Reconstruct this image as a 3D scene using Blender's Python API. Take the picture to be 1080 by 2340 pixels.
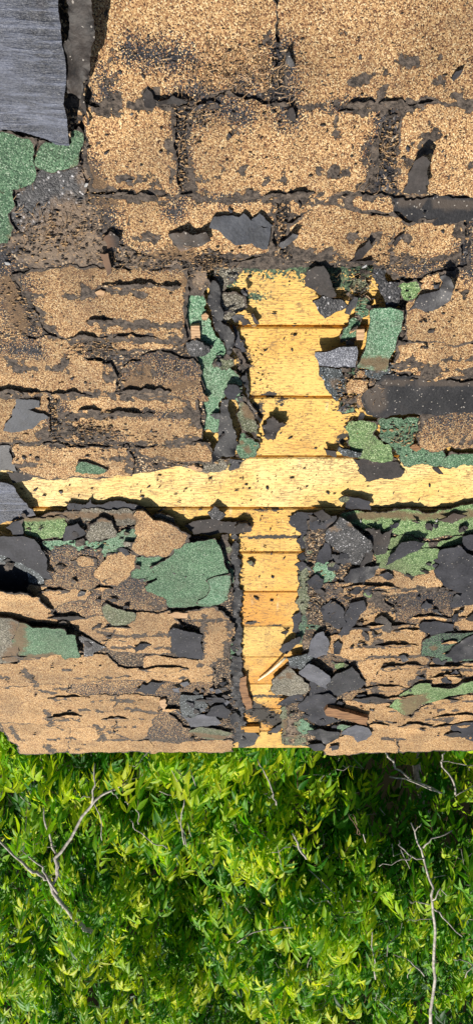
import bpy, math, random
import numpy as np
from mathutils import Vector, Matrix, noise
from mathutils.geometry import delaunay_2d_cdt

for o in list(bpy.data.objects):
    bpy.data.objects.remove(o)
random.seed(7)
rng = np.random.default_rng(7)
SC = bpy.context.scene
COL = SC.collection

# ------------------------------------------------------------------ frame of the roof
# local roof axes: u along the eave, v up the slope, w off the deck.
H = 1.12                          # camera above the deck
ALPHA = math.radians(42.8)        # optical axis against the deck
FPX = 1650.0                      # focal length in photo pixels (1080 x 2340)
PITCH = math.radians(20.0)
Z0 = 3.14
ROOF = Matrix.Translation((0, 0, Z0)) @ Matrix.Rotation(PITCH, 4, 'X')
CA, SA = math.cos(ALPHA), math.sin(ALPHA)
FWD = Vector((0, -CA, -SA)); UPV = Vector((0, SA, -CA)); RGT = Vector((1, 0, 0))

# ------------------------------------------------------------------ camera
cam_d = bpy.data.cameras.new('camera')
cam = bpy.data.objects.new('camera', cam_d); COL.objects.link(cam)
cam_d.sensor_fit = 'VERTICAL'; cam_d.sensor_height = 36.0
cam_d.lens = 36.0 * FPX / 2340.0
cam_d.clip_start = 0.02; cam_d.clip_end = 500
R3 = ROOF.to_3x3()
mx = Matrix((R3 @ RGT, R3 @ UPV, -(R3 @ FWD))).transposed().to_4x4()
mx.translation = ROOF @ Vector((0, 0, H))
cam.matrix_world = mx
SC.camera = cam

# ------------------------------------------------------------------ light
EL = math.radians(52); AZ = math.radians(36)      # against the deck
s_loc = Vector((-math.sin(AZ) * math.cos(EL), -math.cos(AZ) * math.cos(EL), math.sin(EL)))
s_w = (R3 @ s_loc).normalized()
sun_d = bpy.data.lights.new('sun', 'SUN'); sun_d.energy = 5.0; sun_d.angle = math.radians(0.53)
sun_d.color = (1.0, 0.95, 0.87)
sun = bpy.data.objects.new('sun', sun_d); COL.objects.link(sun)
sun.rotation_euler = s_w.to_track_quat('Z', 'Y').to_euler()
sun.location = (-3, -6, 8)
W = bpy.data.worlds.new('World'); SC.world = W; W.use_nodes = True
nt = W.node_tree
sky = nt.nodes.new('ShaderNodeTexSky'); sky.sky_type = 'NISHITA'; sky.sun_disc = False
sky.sun_elevation = math.asin(s_w.z); sky.sun_rotation = math.atan2(s_w.x, s_w.y)
bg = nt.nodes['Background']; bg.inputs['Strength'].default_value = 0.06
nt.links.new(sky.outputs[0], bg.inputs['Color'])
SC.view_settings.view_transform = 'Standard'; SC.view_settings.look = 'None'
SC.view_settings.exposure = 0.3; SC.view_settings.gamma = 1.0
SC.view_settings.use_curve_mapping = False

# ------------------------------------------------------------------ helpers
def pix(x, y, w=0.0):
    "photo pixel -> point on the roof at height w above the deck"
    d = FWD + RGT * ((x - 540) / FPX) + UPV * ((1170 - y) / FPX)
    t = (w - H) / d.z
    return (d.x * t, d.y * t, w)

def px_m(y):
    "metres per photo pixel on the deck"
    return H / (CA * (2700 - y))

def link(name, me, parent=None, mw=None):
    o = bpy.data.objects.new(name, me); COL.objects.link(o)
    if parent is not None: o.parent = parent
    if mw is not None: o.matrix_local = mw
    return o

def tag(o, label=None, cat=None, group=None, kind=None):
    if label: o['label'] = label
    if cat: o['category'] = cat
    if group: o['group'] = group
    if kind: o['kind'] = kind
    return o

def fbm(x, y, z=0.0, o=3):
    return noise.fractal(Vector((x, y, z)), 0.9, 2.0, o)

# ------------------------------------------------------------------ materials
MATS = {}
class NB:
    def __init__(s, name):
        s.m = bpy.data.materials.new(name); s.m.use_nodes = True
        s.t = s.m.node_tree; s.b = s.t.nodes['Principled BSDF']; MATS[name] = s.m
        s.tc = s.t.nodes.new('ShaderNodeTexCoord').outputs['Object']
        s.oi = s.t.nodes.new('ShaderNodeObjectInfo').outputs['Random']
    def n(s, typ, **kw):
        x = s.t.nodes.new(typ)
        for k, v in kw.items(): setattr(x, k, v)
        return x
    def put(s, sock, v):
        if isinstance(v, bpy.types.NodeSocket): s.t.links.new(v, sock)
        else: sock.default_value = v
    def noise(s, scale, detail=3, rough=0.6, vec=None, col=False):
        x = s.n('ShaderNodeTexNoise'); x.inputs['Scale'].default_value = scale
        x.inputs['Detail'].default_value = detail; x.inputs['Roughness'].default_value = rough
        s.put(x.inputs['Vector'], vec or s.tc)
        return x.outputs['Color' if col else 'Fac']
    def mapv(s, sc):
        x = s.n('ShaderNodeMapping'); x.inputs['Scale'].default_value = sc
        s.put(x.inputs['Vector'], s.tc); return x.outputs[0]
    def shift(s):
        "object coordinates moved by the object's own random number"
        x = s.n('ShaderNodeVectorMath', operation='ADD'); s.put(x.inputs[0], s.tc)
        c = s.n('ShaderNodeCombineXYZ'); m = s.math('MULTIPLY', s.oi, 13.0)
        s.put(c.inputs[0], m); s.put(c.inputs[1], m); s.put(c.inputs[2], m)
        s.put(x.inputs[1], c.outputs[0]); s.tc = x.outputs[0]
    def vor(s, scale, vec=None):
        x = s.n('ShaderNodeTexVoronoi'); x.inputs['Scale'].default_value = scale
        s.put(x.inputs['Vector'], vec or s.tc)
        sep = s.n('ShaderNodeSeparateColor'); s.put(sep.inputs[0], x.outputs['Color'])
        return x.outputs['Distance'], sep.outputs[0], sep.outputs[1], sep.outputs[2]
    def ramp(s, fac, stops, interp='LINEAR'):
        x = s.n('ShaderNodeValToRGB'); x.color_ramp.interpolation = interp
        e = x.color_ramp.elements
        while len(e) < len(stops): e.new(0.5)
        for el, (p, c) in zip(e, stops):
            el.position = p
            el.color = (c, c, c, 1) if not hasattr(c, '__len__') else (*c, 1)
        s.put(x.inputs[0], fac); return x.outputs[0]
    def mix(s, f, a, b, mode='MIX'):
        x = s.n('ShaderNodeMix', data_type='RGBA', blend_type=mode)
        s.put(x.inputs[0], f)
        for sock, v in ((x.inputs[6], a), (x.inputs[7], b)):
            s.put(sock, v if isinstance(v, bpy.types.NodeSocket) else (*v, 1))
        return x.outputs[2]
    def math(s, op, a, b=0.0, c=0.0, clamp=False):
        x = s.n('ShaderNodeMath', operation=op, use_clamp=clamp)
        s.put(x.inputs[0], a); s.put(x.inputs[1], b); s.put(x.inputs[2], c); return x.outputs[0]
    def step(s, v, lo, hi):
        x = s.n('ShaderNodeMapRange', interpolation_type='SMOOTHSTEP')
        s.put(x.inputs[0], v); x.inputs[1].default_value = lo; x.inputs[2].default_value = hi
        return x.outputs[0]
    def attr(s, name):
        x = s.n('ShaderNodeAttribute'); x.attribute_name = name; return x.outputs['Fac']
    def bump(s, h, strength=0.5, dist=0.002, prev=None):
        x = s.n('ShaderNodeBump'); x.inputs['Strength'].default_value = strength
        x.inputs['Distance'].default_value = dist; s.put(x.inputs['Height'], h)
        if prev is not None: s.put(x.inputs['Normal'], prev)
        return x.outputs[0]
    def out(s, col, rough, nrm=None, spec=0.4):
        s.put(s.b.inputs['Base Color'], col if isinstance(col, bpy.types.NodeSocket) else (*col, 1))
        s.put(s.b.inputs['Roughness'], rough)
        s.b.inputs['Specular IOR Level'].default_value = spec
        if nrm is not None: s.put(s.b.inputs['Normal'], nrm)
        return s.m

def granule(name, stops, scale=400, wear_col=((0.022, 0.017, 0.014), (0.135, 0.105, 0.082)),
            dark=((0.0, (0.006, 0.006, 0.008)), (0.55, (0.02, 0.02, 0.024)), (0.9, (0.06, 0.055, 0.06)), (0.97, (0.14, 0.13, 0.125))),
            edge=1.0, rust=(0.145, 0.088, 0.045), blotch=0.35, spec=0.35, rough=0.75, wear_amt=0.0, filmy=0.36):
    s = NB(name); s.shift()
    d, r, g, b = s.vor(scale)
    col = s.ramp(r, stops)
    lo = s.noise(7, 3)
    col = s.mix(1.0, col, s.ramp(lo, [(0.3, 1 - blotch), (0.7, 1 + blotch * 0.35)]), 'MULTIPLY')
    col = s.mix(1.0, col, s.ramp(s.oi, [(0.0, (0.84, 0.82, 0.80)), (0.5, (1.0, 0.98, 0.96)), (1.0, (1.08, 1.06, 1.02))]), 'MULTIPLY')
    film = s.math('MAXIMUM', s.step(s.noise(4.5, 5, 0.65), 0.48, 0.70), s.math('MULTIPLY', s.step(s.noise(15, 5, 0.7), 0.52, 0.68), 0.75))
    col = s.mix(s.math('MULTIPLY', film, filmy), col, (0.105, 0.073, 0.05))
    # unfaded dark granules with a few painted sparkles, one granule at a time
    dk = s.attr('dark')
    dn = s.math('ADD', dk, s.math('MULTIPLY', s.math('SUBTRACT', s.noise(28, 3), 0.5), 0.7))
    dn = s.math('MULTIPLY', dn, s.step(dk, 0.0, 0.12))
    dm = s.math('GREATER_THAN', dn, g)
    col = s.mix(dm, col, s.ramp(b, list(dark)))
    # rust and dirt film
    ru = s.attr('rust')
    rm = s.step(s.math('ADD', ru, s.math('MULTIPLY', s.math('SUBTRACT', s.noise(50, 5, 0.7), 0.5), 1.7)), 0.15, 0.7)
    rm = s.math('MULTIPLY', rm, s.step(ru, 0.0, 0.1))
    col = s.mix(s.math('MULTIPLY', rm, 0.86), col, s.mix(s.noise(90, 3), tuple(c * 0.45 for c in rust), tuple(c * 1.5 for c in rust)))
    # granules gone: bare asphalt
    nz = s.noise(70, 4, 0.65)
    nzl = s.noise(12, 2)
    we = s.attr('wear')
    wm = s.step(s.math('ADD', s.math('ADD', we, s.math('MULTIPLY', s.math('SUBTRACT', nz, 0.5), 2.2)), s.math('MULTIPLY', s.math('SUBTRACT', s.noise(26, 3), 0.5), 2.2)), 0.36, 0.43)
    wm = s.math('MULTIPLY', wm, s.step(we, 0.0, 0.06))
    ed = s.attr('edge')
    lim = s.math('MULTIPLY', s.step(s.math('ADD', nzl, s.math('MULTIPLY', nz, 0.35)), 0.58, 0.85), 0.006 * edge)
    em = s.math('LESS_THAN', ed, lim)
    spot = s.step(s.math('SUBTRACT', s.noise(45, 3), s.math('MULTIPLY', nz, 0.12)), 0.645 - wear_amt, 0.67 - wear_amt)
    m = s.math('MAXIMUM', s.math('MAXIMUM', wm, em), s.math('MULTIPLY', spot, 0.9))
    col = s.mix(m, col, s.mix(s.step(s.noise(130, 4, 0.7), 0.32, 0.68), *wear_col))
    hgt = s.math('MULTIPLY', s.math('SUBTRACT', 1.0, d), s.math('SUBTRACT', 1.0, s.math('MULTIPLY', m, 0.75)))
    nb = s.bump(hgt, 0.5, 0.0016)
    nb = s.bump(s.math('SUBTRACT', s.math('ADD', s.noise(30, 4), s.math('MULTIPLY', s.math('MULTIPLY', m, s.noise(140, 4, 0.7)), 0.8)), s.math('MULTIPLY', m, 0.75)), 0.8, 0.005, nb)
    return s.out(col, rough, nb, spec)

TANR = [(0.0, (0.035, 0.018, 0.012)), (0.18, (0.16, 0.072, 0.033)), (0.42, (0.38, 0.205, 0.09)), (0.68, (0.53, 0.325, 0.145)), (0.9, (0.70, 0.495, 0.25)), (1.0, (0.82, 0.67, 0.41))]
granule('tan_granules', TANR, 680)
granule('tan_faded', [(0.0, (0.08, 0.038, 0.018)), (0.2, (0.25, 0.115, 0.046)), (0.5, (0.46, 0.262, 0.105)), (0.8, (0.66, 0.43, 0.19)), (1.0, (0.78, 0.6, 0.36))], 560, wear_amt=-0.03)
granule('under_granules', [(0.0, (0.008, 0.008, 0.009)), (0.5, (0.025, 0.02, 0.018)), (0.72, (0.09, 0.06, 0.04)), (0.86, (0.45, 0.27, 0.12)), (1.0, (0.75, 0.6, 0.4))], 330, blotch=0.5, rust=(0.20, 0.145, 0.10))
GRN = [(0.0, (0.018, 0.045, 0.024)), (0.3, (0.05, 0.115, 0.062)), (0.65, (0.105, 0.215, 0.118)), (0.9, (0.19, 0.31, 0.19)), (1.0, (0.4, 0.5, 0.38))]
granule('green_granules', GRN, 620, edge=0.35, wear_amt=-0.06, blotch=0.25, filmy=0.2)
granule('bright_green', [(0.0, (0.025, 0.07, 0.038)), (0.3, (0.075, 0.18, 0.10)), (0.7, (0.165, 0.33, 0.195)), (1.0, (0.42, 0.55, 0.42))], 600, edge=0.2, wear_amt=-0.08, blotch=0.2)
granule('olive_granules', [(0.0, (0.025, 0.035, 0.02)), (0.4, (0.085, 0.105, 0.055)), (0.8, (0.20, 0.22, 0.125)), (1.0, (0.45, 0.45, 0.36))], 600, edge=0.4, wear_amt=-0.05)
granule('grey_olive', [(0.0, (0.03, 0.03, 0.025)), (0.4, (0.11, 0.10, 0.075)), (0.8, (0.24, 0.22, 0.16)), (1.0, (0.55, 0.52, 0.45))], 600, edge=0.4, wear_amt=-0.05)
granule('leaf_green', [(0.0, (0.035, 0.065, 0.025)), (0.4, (0.10, 0.19, 0.065)), (0.8, (0.21, 0.33, 0.125)), (1.0, (0.5, 0.6, 0.35))], 600, edge=0.35, wear_amt=-0.08, blotch=0.2)
granule('black_granules', [(0.0, (0.006, 0.006, 0.008)), (0.55, (0.018, 0.018, 0.021)), (0.85, (0.05, 0.05, 0.055)), (0.95, (0.13, 0.12, 0.12)), (1.0, (0.55, 0.55, 0.58))], 360, edge=0.0, filmy=0.0, wear_amt=-0.2, spec=0.5, rough=0.6)  # brightest stop paints the sparkle of shiny granules
granule('slate_granules', [(0.0, (0.012, 0.018, 0.02)), (0.6, (0.035, 0.045, 0.05)), (0.9, (0.09, 0.11, 0.12)), (1.0, (0.5, 0.55, 0.6))], 420, edge=0.0, filmy=0.0, wear_amt=-0.2, spec=0.45, rough=0.6)
granule('silver_granules', [(0.0, (0.04, 0.043, 0.055)), (0.5, (0.11, 0.118, 0.15)), (0.85, (0.22, 0.235, 0.28)), (1.0, (0.5, 0.52, 0.58))], 620, edge=0.0, filmy=0.0, wear_amt=-0.2, blotch=0.2, spec=0.5, rough=0.55)

def felt(name, a, b, rough=0.62, stripe=None, specks=0.0, rust=None, spec=0.4):
    s = NB(name); s.shift()
    n1 = s.noise(18, 5, 0.65); n2 = s.noise(220, 3)
    col = s.mix(s.step(n1, 0.3, 0.72), a, b)
    col = s.mix(s.math('MULTIPLY', s.step(n2, 0.35, 0.75), 0.35), col, tuple(x * 1.5 + 0.01 for x in b))
    if rust:
        col = s.mix(s.math('MULTIPLY', s.step(s.noise(14, 5, 0.7), 0.58, 0.72), 0.28), col, rust)
        ra = s.attr('rust')
        col = s.mix(s.math('MULTIPLY', s.step(s.math('ADD', ra, s.math('MULTIPLY', n1, 0.4)), 0.3, 0.7), 0.85), col, tuple(min(1, c * 1.6) for c in rust))
    if specks:
        d, r, g, bb = s.vor(520)
        col = s.mix(s.math('MULTIPLY', s.math('GREATER_THAN', r, 1 - specks), 0.7), col, (0.42, 0.38, 0.33))
    nb = s.bump(s.math('ADD', n2, s.noise(60, 4)), 0.5, 0.0012)
    if stripe:
        v = s.n('ShaderNodeMapping'); v.inputs['Scale'].default_value = stripe
        s.put(v.inputs['Vector'], s.tc)
        st = s.noise(1.0, 5, 0.7, v.outputs[0])
        col = s.mix(s.math('MULTIPLY', s.step(st, 0.45, 0.66), 0.7), col, tuple(x * 2.3 for x in b))
        nb = s.bump(st, 0.9, 0.006, nb)
    return s.out(col, rough, nb, spec)
felt('asphalt_edge', (0.012, 0.011, 0.011), (0.05, 0.043, 0.038), 0.85)
felt('felt_slate', (0.015, 0.015, 0.018), (0.041, 0.041, 0.049), 0.72, specks=0.004, rust=(0.06, 0.046, 0.038), spec=0.28)
felt('felt_grey', (0.055, 0.056, 0.064), (0.115, 0.117, 0.135), 0.68, specks=0.006, spec=0.3)
felt('felt_black', (0.013, 0.013, 0.015), (0.04, 0.038, 0.042), 0.55, specks=0.006, rust=(0.05, 0.035, 0.025))
felt('felt_brown', (0.013, 0.011, 0.0105), (0.043, 0.035, 0.032), 0.75, specks=0.004, rust=(0.10, 0.055, 0.03))
felt('felt_rust', (0.007, 0.0065, 0.0065), (0.040, 0.030, 0.024), 0.6, specks=0.012, rust=(0.11, 0.062, 0.032))
felt('roll_sheet', (0.017, 0.019, 0.026), (0.068, 0.075, 0.10), 0.46, stripe=(11, 120, 40), rust=(0.05, 0.036, 0.03), spec=0.6)
felt('tar_black', (0.006, 0.006, 0.0075), (0.022, 0.021, 0.023), 0.6, specks=0.014, rust=(0.045, 0.034, 0.026), spec=0.35)
felt('blue_black', (0.012, 0.014, 0.019), (0.042, 0.047, 0.06), 0.6, spec=0.4)

def yellow_paint():
    s = NB('yellow_paint'); s.shift()
    base = s.mix(s.oi, (0.73, 0.40, 0.07), (0.77, 0.465, 0.105))
    pl = s.attr('pale'); base = s.mix(s.math('MAXIMUM', pl, 0.0), base, (0.88, 0.66, 0.27)); base = s.mix(s.math('MAXIMUM', s.math('MULTIPLY', pl, -1.0), 0.0), base, (0.66, 0.30, 0.04))
    lo = s.noise(5, 3)
    col = s.mix(s.step(lo, 0.35, 0.7), base, (0.78, 0.50, 0.135))
    og = s.noise(9, 4, 0.6)
    col = s.mix(s.math('MULTIPLY', s.step(og, 0.56, 0.75), 0.6), col, (0.68, 0.32, 0.05))
    v = s.n('ShaderNodeMapping'); v.inputs['Scale'].default_value = (60, 4, 20); s.put(v.inputs['Vector'], s.tc)
    drip = s.step(s.noise(1.0, 3, 0.5, v.outputs[0]), 0.62, 0.74)
    col = s.mix(s.math('MULTIPLY', drip, s.math('MULTIPLY', s.step(s.noise(16, 2), 0.5, 0.7), 0.75)), col, (0.86, 0.74, 0.46))
    # grain checks: fine dark flecks along the board
    v2 = s.n('ShaderNodeMapping'); v2.inputs['Scale'].default_value = (55, 520, 60); s.put(v2.inputs['Vector'], s.tc)
    g = s.noise(1.0, 3, 0.7, v2.outputs[0])
    patch = s.math('MULTIPLY', s.math('SUBTRACT', s.noise(13, 3), 0.5), 0.20)
    fl = s.math('MULTIPLY', s.step(s.math('ADD', g, patch), 0.525, 0.60), 0.9)
    sp = s.noise(190, 3, 0.7)
    fl = s.math('MAXIMUM', fl, s.step(s.math('ADD', sp, s.math('MULTIPLY', patch, 1.0)), 0.585, 0.64))
    st = s.step(s.noise(7, 6, 0.7), 0.52, 0.72)
    col = s.mix(s.math('MULTIPLY', st, 0.45), col, (0.34, 0.19, 0.06))
    v3 = s.n('ShaderNodeMapping'); v3.inputs['Scale'].default_value = (70, 9, 20); s.put(v3.inputs['Vector'], s.tc)
    dr = s.math('MULTIPLY', s.step(s.noise(1.0, 4, 0.7, v3.outputs[0]), 0.6, 0.72), s.step(s.noise(10, 3), 0.46, 0.62))
    col = s.mix(s.math('MULTIPLY', dr, 0.5), col, (0.20, 0.12, 0.05))
    v4 = s.n('ShaderNodeMapping'); v4.inputs['Scale'].default_value = (5, 240, 30); s.put(v4.inputs['Vector'], s.tc)
    col = s.mix(s.math('MULTIPLY', s.step(s.noise(1.0, 5, 0.7, v4.outputs[0]), 0.54, 0.70), 0.5), col, (0.42, 0.22, 0.05))
    mo = s.attr('moss')
    col = s.mix(s.math('MULTIPLY', fl, 0.85), col, s.mix(s.noise(60, 2), (0.05, 0.032, 0.02), (0.26, 0.13, 0.045)))
    gr = s.attr('grime')
    gm = s.math('MULTIPLY', s.step(s.math('ADD', gr, s.math('MULTIPLY', s.math('SUBTRACT', s.noise(120, 4, 0.7), 0.5), 1.8)), 0.35, 0.5), s.step(gr, 0, 0.08))
    col = s.mix(gm, col, (0.03, 0.024, 0.018))
    d, r, gg, bb = s.vor(360)
    mm = s.math('MULTIPLY', s.math('GREATER_THAN', s.math('ADD', mo, s.math('MULTIPLY', s.math('SUBTRACT', s.noise(45, 4), 0.5), 1.6)), s.math('ADD', 0.12, s.math('MULTIPLY', r, 0.5))), s.step(mo, 0, 0.08))
    col = s.mix(mm, col, s.ramp(gg, [(0, (0.008, 0.014, 0.01)), (0.5, (0.025, 0.05, 0.022)), (0.85, (0.07, 0.13, 0.06)), (1, (0.2, 0.25, 0.12))]))
    nb = s.bump(s.math('SUBTRACT', s.noise(1.0, 3, 0.6, v2.outputs[0]), fl), 0.35, 0.0012)
    s.out(col, 0.55, nb, 0.35)
yellow_paint()

def wood(name, a, b):
    s = NB(name); s.shift()
    v = s.n('ShaderNodeMapping'); v.inputs['Scale'].default_value = (25, 420, 120); s.put(v.inputs['Vector'], s.tc)
    g = s.noise(1.0, 4, 0.6, v.outputs[0])
    col = s.mix(s.step(g, 0.35, 0.65), a, b)
    s.out(col, 0.7, s.bump(g, 0.6, 0.002), 0.3)
wood('bare_wood', (0.30, 0.17, 0.085), (0.58, 0.38, 0.21))
wood('brown_wood', (0.10, 0.045, 0.02), (0.36, 0.19, 0.085))
wood('pale_straw', (0.70, 0.58, 0.36), (0.88, 0.80, 0.58))
wood('orange_wood', (0.40, 0.19, 0.03), (0.60, 0.32, 0.06))
s = NB('needle'); s.out(s.mix(s.noise(60, 2), (0.13, 0.07, 0.04), (0.66, 0.45, 0.25)), 0.6)
s = NB('crumb_dark'); s.out(s.mix(s.noise(40, 3), (0.012, 0.011, 0.011), (0.075, 0.062, 0.052)), 0.8)
s = NB('crumb_tan'); s.out(s.mix(s.noise(300, 2), (0.20, 0.10, 0.05), (0.62, 0.42, 0.2)), 0.8)
s = NB('nail_metal'); s.b.inputs['Metallic'].default_value = 0.2; s.out((0.62, 0.66, 0.70), 0.5)
s = NB('soil'); s.out(s.mix(s.noise(3, 5), (0.004, 0.0045, 0.0025), (0.014, 0.013, 0.007)), 0.95, None, 0.0)  # near black: the shade under the canopy is put into the soil colour
s = NB('bark'); v = s.mapv((30, 30, 4))
s.out(s.mix(s.step(s.noise(40, 4), 0.35, 0.7), (0.30, 0.26, 0.22), (0.66, 0.60, 0.52)), 0.8, s.bump(s.noise(90, 4), 0.6, 0.003), 0.25)
s = NB('twig_brown'); s.out(s.mix(s.noise(30, 3), (0.09, 0.05, 0.025), (0.30, 0.17, 0.09)), 0.7)

def leaf_mat():
    s = NB('leaf')
    a = s.attr('tone')
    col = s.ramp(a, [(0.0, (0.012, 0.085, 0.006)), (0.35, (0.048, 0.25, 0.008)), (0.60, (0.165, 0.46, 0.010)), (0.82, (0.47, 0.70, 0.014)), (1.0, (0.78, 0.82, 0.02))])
    col = s.mix(1.0, col, s.ramp(s.noise(25, 2), [(0.3, 0.75), (0.7, 1.12)]), 'MULTIPLY')
    s.out(col, 0.5, s.bump(s.noise(70, 2), 0.25, 0.003), 0.2)
    tr = s.n('ShaderNodeBsdfTranslucent')
    s.put(tr.inputs['Color'], s.mix(1.0, s.mix(0.05, col, (0.5, 0.7, 0.02)), (1.25, 1.3, 0.8), 'MULTIPLY'))
    mixs = s.n('ShaderNodeMixShader'); mixs.inputs[0].default_value = 0.46
    s.put(mixs.inputs[1], s.b.outputs[0]); s.put(mixs.inputs[2], tr.outputs[0])
    out = [x for x in s.t.nodes if x.type == 'OUTPUT_MATERIAL'][0]
    s.put(out.inputs['Surface'], mixs.outputs[0])
leaf_mat()

# ------------------------------------------------------------------ wear, dirt: strokes with a shape of their own (pixels on the roof)
def strokes(lst):
    out = []
    for pts, r in lst:
        q = np.array([pix(x, y, 0.012)[:2] for x, y in pts])
        out.append((q, r * px_m(pts[0][1])))
    return out
def eval_strokes(S, P, soft=True):
    val = np.zeros(len(P))
    for q, r in S:
        d = np.full(len(P), 1e9)
        if len(q) == 1: d = np.hypot(*(P - q[0]).T)
        for a, b in zip(q[:-1], q[1:]):
            ab = b - a; t = np.clip(((P - a) @ ab) / max(ab @ ab, 1e-12), 0, 1)
            d = np.minimum(d, np.hypot(*(P - (a + t[:, None] * ab)).T))
        val = np.maximum(val, np.clip(1 - d / (r * 1.35), 0, 1))
    return val
WEAR = strokes([
 ([(260,243),(330,238)],9), ([(335,215),(345,240)],13), ([(280,430),(330,447),(405,450)],9), ([(350,435),(380,440)],16), ([(392,330),(400,440)],11),
 ([(432,300),(433,450)],11), ([(440,400),(540,395)],7), ([(440,448),(560,450),(640,450),(735,437)],10), ([(545,390),(615,400)],8), ([(645,385),(650,412)],8),
 ([(700,243),(760,235),(850,238)],8), ([(890,240),(985,240)],8), ([(1030,240),(1080,240)],8), ([(800,190),(845,170)],9), ([(868,150),(884,165),(868,185),(872,215)],9),
 ([(920,105),(935,140)],10), ([(985,130),(1008,110),(1004,100)],8), ([(830,170)],10), ([(1000,180)],11), ([(852,340),(845,400),(830,430)],16),
 ([(1000,285),(990,310),(960,312)],18), ([(1000,400),(1080,395)],8), ([(905,330),(915,400)],9),
 ([(668,575),(760,585)],17), ([(760,590),(840,602)],8), ([(890,590),(1040,578)],11), ([(960,625),(1030,615)],9), ([(1045,540),(1040,510)],11), ([(690,490),(720,480)],7),
 ([(630,470),(630,580)],6), ([(550,582),(640,575)],10), ([(470,575),(540,585)],8), ([(190,655),(330,665)],10), ([(60,680),(100,740)],13), ([(240,735),(262,730)],12),
 ([(310,740),(425,735)],8), ([(255,770),(345,765)],13), ([(426,660),(428,780)],10), ([(90,700),(120,760)],13), ([(0,815),(45,820)],8), ([(0,900),(90,895)],10),
 ([(150,900),(258,895)],8), ([(250,830),(258,890)],7), ([(138,800),(157,830)],8), ([(205,790),(290,808)],16), ([(130,945),(260,945)],10), ([(340,940),(430,945)],8),
 ([(430,930),(455,965)],14), ([(60,1010),(110,1000)],10), ([(97,970),(105,1000)],16), ([(150,985),(260,1002)],22), ([(380,1010),(455,1000)],12), ([(260,1003),(330,1010)],10),
 ([(30,1060),(120,1055)],9), ([(294,1030),(300,1080)],9), ([(240,1050),(290,1050)],8), ([(225,1440),(255,1445)],8), ([(270,1448),(390,1445)],8), ([(463,1400),(461,1520)],6),
 ([(527,1420),(515,1500)],9), ([(505,1500),(480,1520)],8), ([(60,1530),(90,1575)],8), ([(105,1620),(122,1655)],8), ([(28,1662),(46,1692)],6), ([(222,1655),(240,1685)],7), ([(250,1672)],8),
 ([(800,1345),(1000,1345)],8), ([(850,1360),(880,1380)],22), ([(862,1468)],15), ([(850,1500),(960,1497)],8), ([(962,1530),(940,1570)],10), ([(852,1560),(862,1605)],10),
 ([(1018,1645)],14), ([(865,1645),(905,1650)],6), ([(880,540),(900,590)],5), ([(760,500)],5), ([(300,310)],6), ([(525,310)],8), ([(985,345)],6),
 ([(900,830),(1000,838)],12), ([(1010,818),(1080,815)],8), ([(940,820),(985,850)],12), ([(1000,690)],7), ([(880,1420),(893,1445)],8), ([(105,1700),(120,1715)],8), ([(180,1712)],7), ([(195,1700)],6),
])
_rs = random.Random(5)
WEAR += strokes([([(x, yc + _rs.uniform(-5, 5)), (x + _rs.uniform(25, 95), yc + _rs.uniform(-5, 5))], _rs.uniform(3.0, 5.5))
    for yc in (1278, 1349, 1385, 1414, 1473, 1527, 1545, 1575, 1600, 1621, 1640, 1662, 1690) for x in [_rs.uniform(-40, 1060) for _ in range(7)]])
WEAR += strokes([([(x, yc + _rs.uniform(-5, 5)), (x + _rs.uniform(30, 120), yc + _rs.uniform(-5, 5))], _rs.uniform(4, 7))
    for yc in (243, 395, 449, 540, 600, 665, 735, 770, 840, 903, 945, 1008, 1055) for x in [_rs.uniform(-40, 1060) for _ in range(6)]])
WEAR += strokes([([(x, y), (x + _rs.uniform(-14, 14), y + _rs.uniform(25, 70))], _rs.uniform(4, 8)) for x, y in [(_rs.uniform(210, 1070), _rs.uniform(20, 420)) for _ in range(16)]])
DARK = strokes([
 ([(640,120),(645,160),(660,260)],40), ([(300,110),(420,130)],36), ([(240,180),(250,230)],26), ([(500,240),(560,260)],30), ([(740,240),(860,236)],14), ([(450,452),(600,452)],12), ([(900,610),(1040,600)],22), ([(0,790),(90,800)],24), ([(300,940),(420,945)],14), ([(560,190)],40), ([(440,200),(470,210)],28), ([(450,270)],30), ([(400,215),(500,215)],20), ([(415,260),(425,440)],22), ([(205,380),(225,450)],30), ([(245,470),(270,560)],28),
 ([(330,590),(430,600)],28), ([(875,260),(880,430)],26), ([(40,640),(70,760)],38), ([(205,795),(280,815)],20), ([(140,930),(120,1010)],22), ([(200,985),(260,1000)],26),
 ([(750,1340),(800,1420)],30), ([(850,1365),(890,1390)],26), ([(862,1468)],18), ([(1060,560),(1070,620)],30), ([(850,330),(870,430)],26), ([(400,480)],30), ([(110,1640)],9), ([(75,1555)],9)])
RUST = strokes([
 ([(830,815),(880,815),(862,830)],17), ([(45,1415),(50,1460),(20,1500)],22), ([(20,1500),(120,1490)],14), ([(60,1185),(140,1178),(250,1180)],14), ([(250,1180),(310,1180)],12), ([(800,1182),(870,1176),(960,1180),(1150,1172)],16),
 ([(930,1590),(935,1630)],24), ([(960,1585),(930,1625)],20), ([(560,930),(575,955)],16), ([(660,1540)],16), ([(640,1545)],10), ([(690,1478),(700,1470)],14), ([(660,1650),(665,1680)],20),
 ([(440,1672),(520,1682)],12), ([(990,1475)],12), ([(550,1015),(570,1035)],10), ([(430,640),(470,620)],26), ([(90,560),(200,560)],70), ([(120,500),(190,480)],40), ([(205,400),(240,440)],38), ([(300,590),(430,585)],26),
 ([(20,650),(50,740)],34), ([(860,920),(850,890)],26), ([(915,460),(1080,465)],12), ([(880,872),(1080,872)],9), ([(330,845),(300,880)],28), ([(440,870),(330,900)],14), ([(765,880)],16), ([(760,1200)],16)])
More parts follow.
